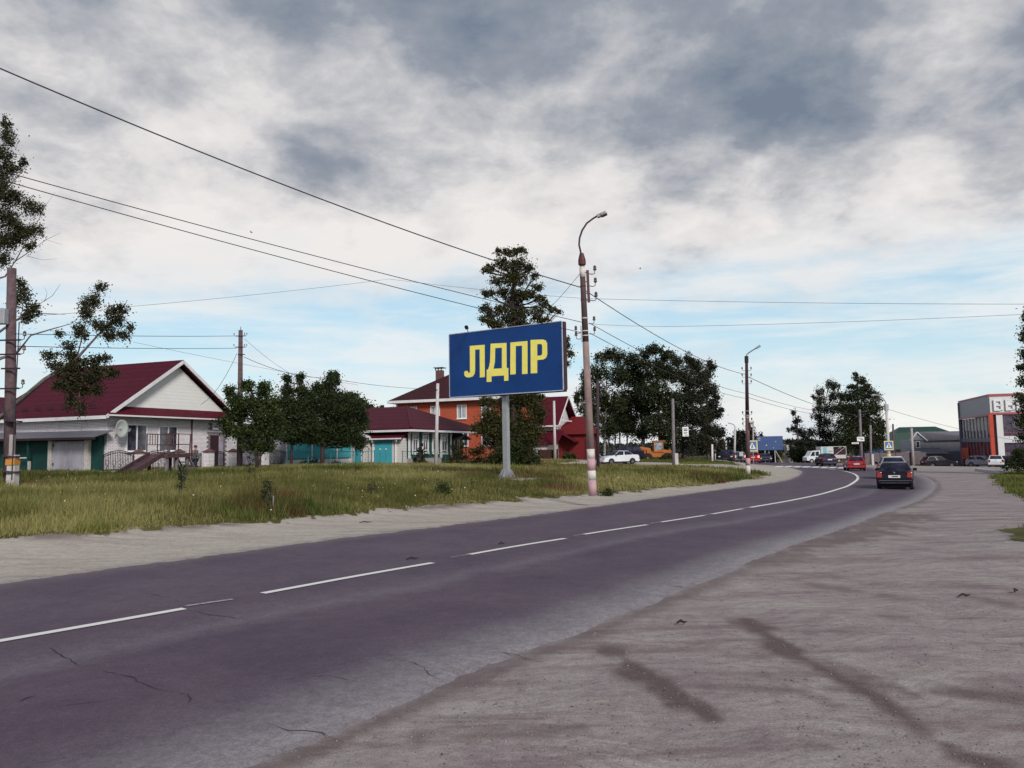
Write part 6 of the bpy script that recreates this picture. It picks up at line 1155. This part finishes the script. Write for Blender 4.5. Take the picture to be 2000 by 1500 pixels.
grove('poplar_tree', 'rightmost poplar of the grove with spiky outline', 1383, [(1383, 903, .26), (1383, 830, .2), (1380, 760, .1), (1378, 720, .04)], [(1388, 715, 9, 12), (1378, 735, 14, 14), (1388, 760, 13, 13), (1372, 775, 14, 14), (1392, 790, 12, 12), (1402, 775, 8, 7), (1378, 810, 18, 18), (1398, 808, 14, 12), (1410, 800, 7, 6), (1385, 840, 20, 16), (1405, 845, 12, 10), (1380, 870, 26, 16), (1405, 868, 14, 12)], 8500, 'leaf_poplar', 'bark_light', 25, 0, 3)
for i, (bx, tx) in enumerate(((1143, 1146), (1160, 1163), (1188, 1190), (1200, 1203), (1212, 1209), (1226, 1224))):
    tree('birch_tree', 'slim far birch behind the white sedan, ' + ['leftmost of six trunks', 'second from the left', 'third from the left', 'fourth from the left', 'fifth from the left', 'rightmost, nearest the bright white trunk'][i], (bx, 900), 132, [(bx, 900, .16), ((bx+tx)/2, 860, .13), (tx, 800, .06)], [(tx-6, 800, 14, 14), (tx+8, 815, 14, 16), (tx, 838, 14, 10)], 1100, .4, 'leaf_grove', 'birch_bark', clump=.8, seed=60+i, group='slim birches behind the white sedan')
RD = 142
tree('birch_tree', 'windblown birch left of the big tree beyond the crosswalk', (1605, 903), RD, [(1605, 903, .24), (1608, 840, .18), (1612, 780, .08), (1622, 750, .03)], [(1600, 765, 10, 9), (1592, 775, 7, 5), (1620, 752, 12, 9), (1632, 757, 10, 8), (1606, 782, 13, 9), (1630, 775, 16, 10), (1600, 800, 13, 9), (1622, 800, 18, 12), (1596, 815, 14, 8), (1612, 825, 20, 13), (1600, 845, 15, 10), (1620, 850, 20, 14), (1606, 870, 18, 10), (1630, 875, 16, 10)], 15000, .27, 'leaf_poplar', 'birch_bark', clump=.55, seed=31, droop=.7, group='trees beyond the crosswalk')
tree('oak_tree', 'big dark rounded tree behind the white sign plates', (1672, 905), RD-6, [(1672, 905, .4), (1674, 840, .3), (1676, 780, .15), (1674, 735, .05)], [(1674, 735, 6, 9), (1680, 745, 10, 9), (1662, 755, 13, 6), (1690, 758, 14, 9), (1670, 772, 22, 14), (1702, 775, 14, 14), (1652, 775, 11, 9), (1645, 800, 18, 16), (1680, 800, 32, 20), (1712, 800, 14, 16), (1660, 830, 32, 22), (1700, 832, 30, 22), (1726, 825, 8, 10), (1728, 842, 8, 10), (1650, 860, 26, 18), (1690, 865, 32, 18), (1720, 865, 12, 14)], 36000, .29, 'leaf_grove', 'bark', clump=.7, seed=32, group='trees beyond the crosswalk')
tree('birch_tree', 'slender leaning birch right of the far blue billboard', (1562, 902), 168, [(1562, 902, .2), (1558, 850, .13), (1553, 805, .04)], [(1553, 808, 6, 7), (1556, 822, 8, 9), (1547, 838, 9, 5), (1560, 842, 11, 10), (1572, 850, 10, 12), (1565, 866, 14, 10), (1582, 845, 7, 8), (1584, 865, 11, 13), (1540, 862, 8, 5), (1545, 875, 7, 6)], 5000, .38, 'leaf_far', 'bark_light', clump=.55, seed=33, droop=.6, group='trees beyond the crosswalk')
tree('round_bush', 'large round dark green bush beyond the crosswalk', (1560, 906), 150, None, [(1556, 886, 16, 15), (1572, 888, 16, 13), (1562, 896, 20, 8)], 3500, .34, 'leaf_bush', clump=.6, seed=34, group='shrubs', cat='bush')
for i, (bx, top, w_) in enumerate(((1405, 858, 14), (1425, 855, 16), (1448, 840, 15), (1468, 835, 15), (1488, 848, 14), (1505, 868, 12))):
    tree('background_tree', 'dark tree in the far row behind the oncoming cars, %s' % ['leftmost of the row', 'second from the left', 'third, with a pointed top', 'fourth and tallest', 'fifth, half behind the blue billboard', 'last, lowest of the row'][i], (bx, 903), 178, [(bx, 903, .2), (bx, top+15, .08)], [(bx, top+8, w_*.6, 9), (bx-5, top+24, w_, 16), (bx+5, top+40, w_, 14), (bx, 890, w_*1.1, 8)], 3400, .5, 'leaf_far', clump=.9, seed=40+i, group='far tree row')
tree('edge_tree', 'dark tree cut off by the right border of the view', (2032, 930), 62, [(2032, 930, .18), (2030, 700, .12), (2025, 600, .04)], [(2002, 622, 9, 14), (2000, 655, 12, 14), (2008, 690, 14, 14), (1999, 718, 12, 10), (2004, 745, 15, 14), (1998, 780, 12, 16), (2008, 810, 18, 22), (1996, 825, 10, 12), (2010, 850, 22, 22), (2030, 640, 25, 60), (2035, 760, 30, 90)], 16000, .18, 'leaf_linden', 'bark', clump=.32, seed=35)
tree('verge_shrub', 'loose dark shrub over the grass verge at the right edge', (1992, 922), 62, None, [(1984, 880, 12, 10), (1993, 892, 18, 14), (2012, 890, 22, 20), (1980, 903, 14, 9), (1968, 912, 9, 6), (2000, 912, 26, 10)], 5000, .14, 'leaf_linden', clump=.25, seed=36, group='shrubs', cat='bush')
# saplings and shrubs in the meadow
def sapling(px, pb, pt_, w_, label, n=420, stake=False, lm='leaf_linden', leaf=.055, seed=1, grp='saplings in the meadow', low=.45):
    p = GR(px, pb); d = p.y; h_ = pb-pt_; r_ = tree('sapling', label, (px, pb), d, [(px, pb, .012), (px+1, (pb+pt_)/2, .010), (px, pt_, .004)], [(px+random.uniform(-2, 2), pt_+h_*(.08+low*2*k/7), w_*(.5+.5*math.sin(math.pi*(k+1)/8.5)), h_*.08) for k in range(8)], n, leaf, lm, 'bark_light', clump=.12, seed=seed, group=grp, cat='young tree', autolimb=True, limb_r=.006)
    if stake: MB().bar((.12, 0, -.1), (.13, 0, .45), .03).build('stake', 'wood_grey', r_)
    return r_
sapling(356, 976, 904, 9, 'leafy young sapling standing before the wooden slide', 950, seed=71); sapling(524, 1003, 938, 9, 'pale leaved young sapling with a stake in the near meadow', 800, True, seed=72); sapling(490, 936, 882, 9, 'young sapling under the small maple', 650, seed=73)
sapling(727, 968, 937, 8, 'small drooping sapling left of the meadow shrubs', 260, seed=74, lm='leaf_olive')
def shrub(px, pb, w_, h_, label, n=900, lm='leaf_bush', leaf=.07, seed=1): return tree('meadow_shrub', label, (px, pb), GR(px, pb).y, None, [(px-w_*.3, pb-h_*.3, w_*.4, h_*.4), (px+w_*.3, pb-h_*.35, w_*.4, h_*.45), (px, pb-h_*.55, w_*.4, h_*.45)], n, leaf, lm, clump=.13, seed=seed, group='shrubs', cat='bush')
shrub(866, 968, 26, 26, 'low green weedy shrub left of the billboard foot', 1000, seed=75); shrub(922, 955, 14, 18, 'small tuft of weeds close to the billboard foundation', 500, seed=76); shrub(698, 925, 12, 16, 'brownish weed clump before the turquoise garage', 400, 'leaf_olive', seed=77); shrub(1186, 968, 26, 15, 'dark green weeds around the foot of the near lamp post', 900, 'leaf_bush', seed=78)
tree('garden_shrub', 'dark shrub behind the turquoise metal fence', (605, 913), 57, None, [(595, 904, 10, 6), (612, 903, 14, 8), (622, 908, 9, 4)], 900, .12, 'leaf_bush', clump=.2, seed=79, group='shrubs', cat='bush')
tree('garden_shrub', 'low shrub right of the broad linden trunk', (660, 913), 57, None, [(652, 906, 9, 5), (668, 907, 12, 5)], 600, .12, 'leaf_bush', clump=.2, seed=80, group='shrubs', cat='bush')
tree('young_spruce', 'little spruce in front of the carved windows', (822, 910), 58, [(822, 910, .05), (822, 866, .01)], [(822, 870, 3, 5), (821, 879, 7, 5), (824, 888, 10, 6), (820, 897, 13, 6), (823, 905, 15, 5)], 1700, .12, 'needles', clump=.14, seed=81, group='shrubs', cat='spruce')
tree('garden_tree', 'small olive fruit tree beside the green veranda', (893, 909), 62, [(893, 909, .05), (893, 870, .02)], [(885, 872, 8, 8), (900, 868, 9, 8), (893, 884, 14, 10), (905, 893, 10, 9), (880, 895, 9, 8)], 1700, .12, 'leaf_olive', clump=.2, seed=82)
tree('garden_shrub', 'bushy growth between the veranda and the tall tree', (932, 908), 62, None, [(925, 885, 12, 12), (940, 878, 10, 14), (932, 897, 16, 9)], 1500, .13, 'leaf_bush', clump=.22, seed=83, group='shrubs', cat='bush')
tree('round_bush', 'clipped dark bush before the white porch rail', (1112, 902), 92, None, [(1108, 892, 10, 8), (1118, 894, 8, 6), (1102, 896, 8, 5)], 1300, .18, 'leaf_linden', clump=.3, seed=84, group='shrubs', cat='bush')
tree('garden_shrub', 'dark low shrub under the slide platform', (385, 918), 49, None, [(378, 911, 10, 5), (368, 913, 8, 4)], 450, .10, 'leaf_bush', clump=.15, seed=85, group='shrubs', cat='bush')
tree('garden_shrub', 'dark brush in front of the wheel loader bucket', (1305, 907), 100, None, [(1300, 897, 9, 7), (1312, 894, 10, 10), (1322, 899, 8, 6)], 1600, .2, 'leaf_grove', clump=.3, seed=90, group='shrubs', cat='bush')
# far wood along the horizon
def far_wood():
    g = np.random.default_rng(9); N = 42000; t = np.radians(g.uniform(-52, 52, N)); r = g.uniform(300, 360, N); x = r*np.sin(t); y = r*np.cos(t); z0 = -2.5
    top = 3.4+2.2*vnoise(x*1.0, y*.2, 22, 61)+1.4*vnoise(x, y*.2, 7, 62); z = z0+top*g.random(N)**.7
    V, F_, S_ = leaves(np.stack([x, y, z], 1), 1.5, g, np.clip(g.normal(.4, .25, N), 0, 1)); tag(npmesh('distant_wood', V, F_, 'leaf_far', {'shade': S_}), kind='stuff')
far_wood()
# ---------------------------------------------------------------- people
mat('skin', (.36, .20, .15), .6, .08); mat('jacket_grey', (.085, .080, .085), .85, .15, 8); mat('trousers_navy', (.020, .020, .040), .85, .15, 8); mat('cap_brown', (.10, .030, .025), .8, .1); mat('shoe', (.02, .015, .015), .6); mat('hair_dark', (.02, .015, .012), .8); mat('bag_black', (.02, .02, .022), .7)
def skinmesh(name, J, E, m, parent, sub=2, label=None):
    me = bpy.data.meshes.new(name); ks = list(J); me.from_pydata([J[k][:3] for k in ks], [(ks.index(a), ks.index(b)) for a, b in E], []); me.materials.append(MATS[m]); o = bpy.data.objects.new(name, me); col.objects.link(o); o.parent = parent
    s_ = o.modifiers.new('skin', 'SKIN'); s_.use_smooth_shade = True
    for v, k in zip(me.skin_vertices[0].data, ks): r_ = J[k][3]; v.radius = r_ if isinstance(r_, tuple) else (r_, r_); v.use_root = (k == ks[0])
    q = o.modifiers.new('sub', 'SUBSURF'); q.levels = q.render_levels = sub; return o
def person(loc_, rz, label, jm, tm, cap=True, hs=1.0, armL=None, armR=None, legs=(.10, -.08)):
    """faces local +x; y to its left"""
    t_ = thing('person', loc_, label, 'person', rz, 'people'); t_.scale = (hs,)*3; lf, lr = legs
    aL = armL or [(.02, .24, 1.16), (.10, .25, .95)]; aR = armR or [(-.03, -.24, 1.16), (.06, -.25, .95)]
    J = {'pelvis': (0, 0, .95, (.15, .12)), 'belly': (-.01, 0, 1.1, (.15, .11)), 'chest': (.0, 0, 1.30, (.17, .12)), 'neck': (.02, 0, 1.50, .055), 'jaw': (.045, 0, 1.585, .07), 'head': (.045, 0, 1.68, (.082, .095)), 'crown': (.035, 0, 1.745, .055), 'nose': (.135, 0, 1.635, .012),
        'shL': (0, .18, 1.42, .065), 'elL': (*aL[0], .045), 'wrL': (*aL[1], .030), 'shR': (0, -.18, 1.42, .065), 'elR': (*aR[0], .045), 'wrR': (*aR[1], .030),
        'hiL': (0, .09, .88, .09), 'knL': (lf*.6+.03, .10, .50, .06), 'anL': (lf, .10, .10, .04), 'toL': (lf+.15, .11, .035, .03), 'hiR': (0, -.09, .88, .09), 'knR': (lr*.6+.03, -.10, .50, .06), 'anR': (lr, -.10, .10, .04), 'toR': (lr+.15, -.11, .035, .03)}
    E = [('pelvis', 'belly'), ('belly', 'chest'), ('chest', 'neck'), ('neck', 'jaw'), ('jaw', 'head'), ('head', 'crown'), ('head', 'nose'), ('chest', 'shL'), ('shL', 'elL'), ('elL', 'wrL'), ('chest', 'shR'), ('shR', 'elR'), ('elR', 'wrR'), ('pelvis', 'hiL'), ('hiL', 'knL'), ('knL', 'anL'), ('anL', 'toL'), ('pelvis', 'hiR'), ('hiR', 'knR'), ('knR', 'anR'), ('anR', 'toR')]
    for sd, wk in (('L', 'wrL'), ('R', 'wrR')):
        w0 = Vector(J[wk][:3]); d_ = (w0-Vector(J['el'+sd][:3])).normalized(); J['pa'+sd] = (*(w0+d_*.075), (.034, .018)); E.append((wk, 'pa'+sd)); s_ = 1 if sd == 'L' else -1
        for f_, (o_, ln) in enumerate(((-.026, .062), (-.009, .07), (.009, .066), (.026, .05))):
            b0 = w0+d_*.10+Vector((o_, 0, 0)); m0 = b0+d_*ln*.6+Vector((0, -s_*.008, 0)); e0 = b0+d_*ln*1.1+Vector((0, -s_*.025, 0))
            J['f%s%da' % (sd, f_)] = (*b0, .009); J['f%s%db' % (sd, f_)] = (*m0, .0085); J['f%s%dc' % (sd, f_)] = (*e0, .007); E += [('pa'+sd, 'f%s%da' % (sd, f_)), ('f%s%da' % (sd, f_), 'f%s%db' % (sd, f_)), ('f%s%db' % (sd, f_), 'f%s%dc' % (sd, f_))]
        J['th%s' % sd] = (*(w0+d_*.05+Vector((.045, 0, 0))), .010); J['ti%s' % sd] = (*(w0+d_*.10+Vector((.055, -s_*.012, 0))), .008); E += [('pa'+sd, 'th'+sd), ('th'+sd, 'ti'+sd)]
    b = skinmesh('body', J, E, 'skin', t_)
    def sub(keys, grow, nm, m_, lab=None):
        j = {k: (*J[k][:3], tuple(x+grow for x in J[k][3]) if isinstance(J[k][3], tuple) else J[k][3]+grow) for k in keys}; return skinmesh(nm, j, [e for e in E if e[0] in j and e[1] in j], m_, b)
    sub(['belly', 'pelvis', 'chest', 'shL', 'elL', 'wrL', 'shR', 'elR', 'wrR'], .028, 'jacket', jm); sub(['pelvis', 'hiL', 'knL', 'anL', 'hiR', 'knR', 'anR'], .022, 'trousers', tm)
    for s_ in ('L', 'R'):
        a_ = J['an'+s_]; MB().box(a_[0]-.09, a_[0]+.20, a_[1]-.05, a_[1]+.05, -.01, .10, (a_[0]-.08, a_[0]+.10, a_[1]-.04, a_[1]+.04)).build('shoe', 'shoe', b, bevel=.02)
    MB().lathe((.03, 0, 1.71), [(.100, -.06), (.106, -.01), (.096, .035), (.06, .075), (.01, .09)], 14).build('hair' if not cap else 'cap', 'hair_dark' if not cap else 'cap_brown', b, smoothed=True)
    if cap: MB().prism([(.10, -.07), (.21, -.05), (.23, 0), (.21, .05), (.10, .07)], 'z', 1.705, 1.72).build('cap_peak', 'cap_brown', b)
    for y in (-.033, .033): MB().lathe((.122, y, 1.685), [(.003, -.008), (.010, 0), (.003, .008)], 8).build('eye', 'sign_black', b)
    for y in (-.088, .088): MB().lathe((.04, y, 1.66), [(.006, -.03), (.018, 0), (.006, .03)], 8).build('ear', 'skin', b)
    MB().box(.118, .126, -.022, .022, 1.593, 1.600).build('mouth', 'cap_brown', b); return t_
pp = P(380, 926, 48); pz_ = h1(pp.x, pp.y); person((pp.x, pp.y, min(pp.z, pz_+.05)), math.radians(52), 'person in grey jacket and brown cap seen from behind near the dark doorway', 'jacket_grey', 'trousers_navy', True, 1.0, armR=[(-.02, -.26, 1.16), (.16, -.27, 1.0)], legs=(.2, -.12))
p2_ = G(1884, 121); person(p2_, math.radians(-10), 'person in black clothes standing by a bicycle left of the glass shop', 'bag_black', 'trousers_navy', False, 1.0, armL=[(.12, .24, 1.2), (.36, .22, 1.05)], armR=[(.12, -.24, 1.2), (.36, -.2, 1.05)], legs=(.12, -.1))
bt = thing('bicycle', p2_+Vector((.75, -.45, 0)), 'dark bicycle with pinkish wheels held beside the glass shop', 'bicycle', math.radians(-10)); mat('pinkish', (.45, .18, .20), .5)
for x in (-.5, .52): MB().tube([(x+.33*math.cos(k*math.pi/10), 0, .34+.33*math.sin(k*math.pi/10)) for k in range(21)], .018, 6).build('wheel', 'pinkish' if x > 0 else 'tyre', bt)
MB().tube([(-.5, 0, .34), (-.12, 0, .82), (.38, 0, .85), (.52, 0, .34)], .018, 6).tube([(-.12, 0, .82), (0, 0, .36), (.38, 0, .85)], .018, 6).tube([(-.5, 0, .34), (0, 0, .36)], .014, 6).build('frame', 'black_iron', bt)
MB().tube([(.38, 0, .85), (.34, 0, 1.0), (.30, .25, 1.03)], .014, 6).tube([(.34, 0, 1.0), (.30, -.25, 1.03)], .014, 6).build('handlebar', 'black_iron', bt); MB().box(-.26, .02, -.07, .07, .90, .96, (-.28, -.04, -.06, .06)).build('saddle', 'shoe', bt, bevel=.02)
# ---------------------------------------------------------------- birds high up
for px, py, d, lb in ((491, 454, 60, 'tiny bird gliding in the grey cloud above the left wires'), (1250, 525, 70, 'tiny bird in the pale sky right of the near lamp')):
    q = P(px, py, d); MB().tube([(-.10, 0, 0), (0, 0, .01), (.12, 0, 0)], [.01, .035, .012], 6).quad((-.03, 0, .01), (.05, 0, .01), (.02, .30, .08), (-.04, .28, .08)).quad((-.03, 0, .01), (-.04, -.28, .06), (.02, -.30, .06), (.05, 0, .01)).build('bird', 'twig', loc=q, label=lb, cat='bird', group='birds')
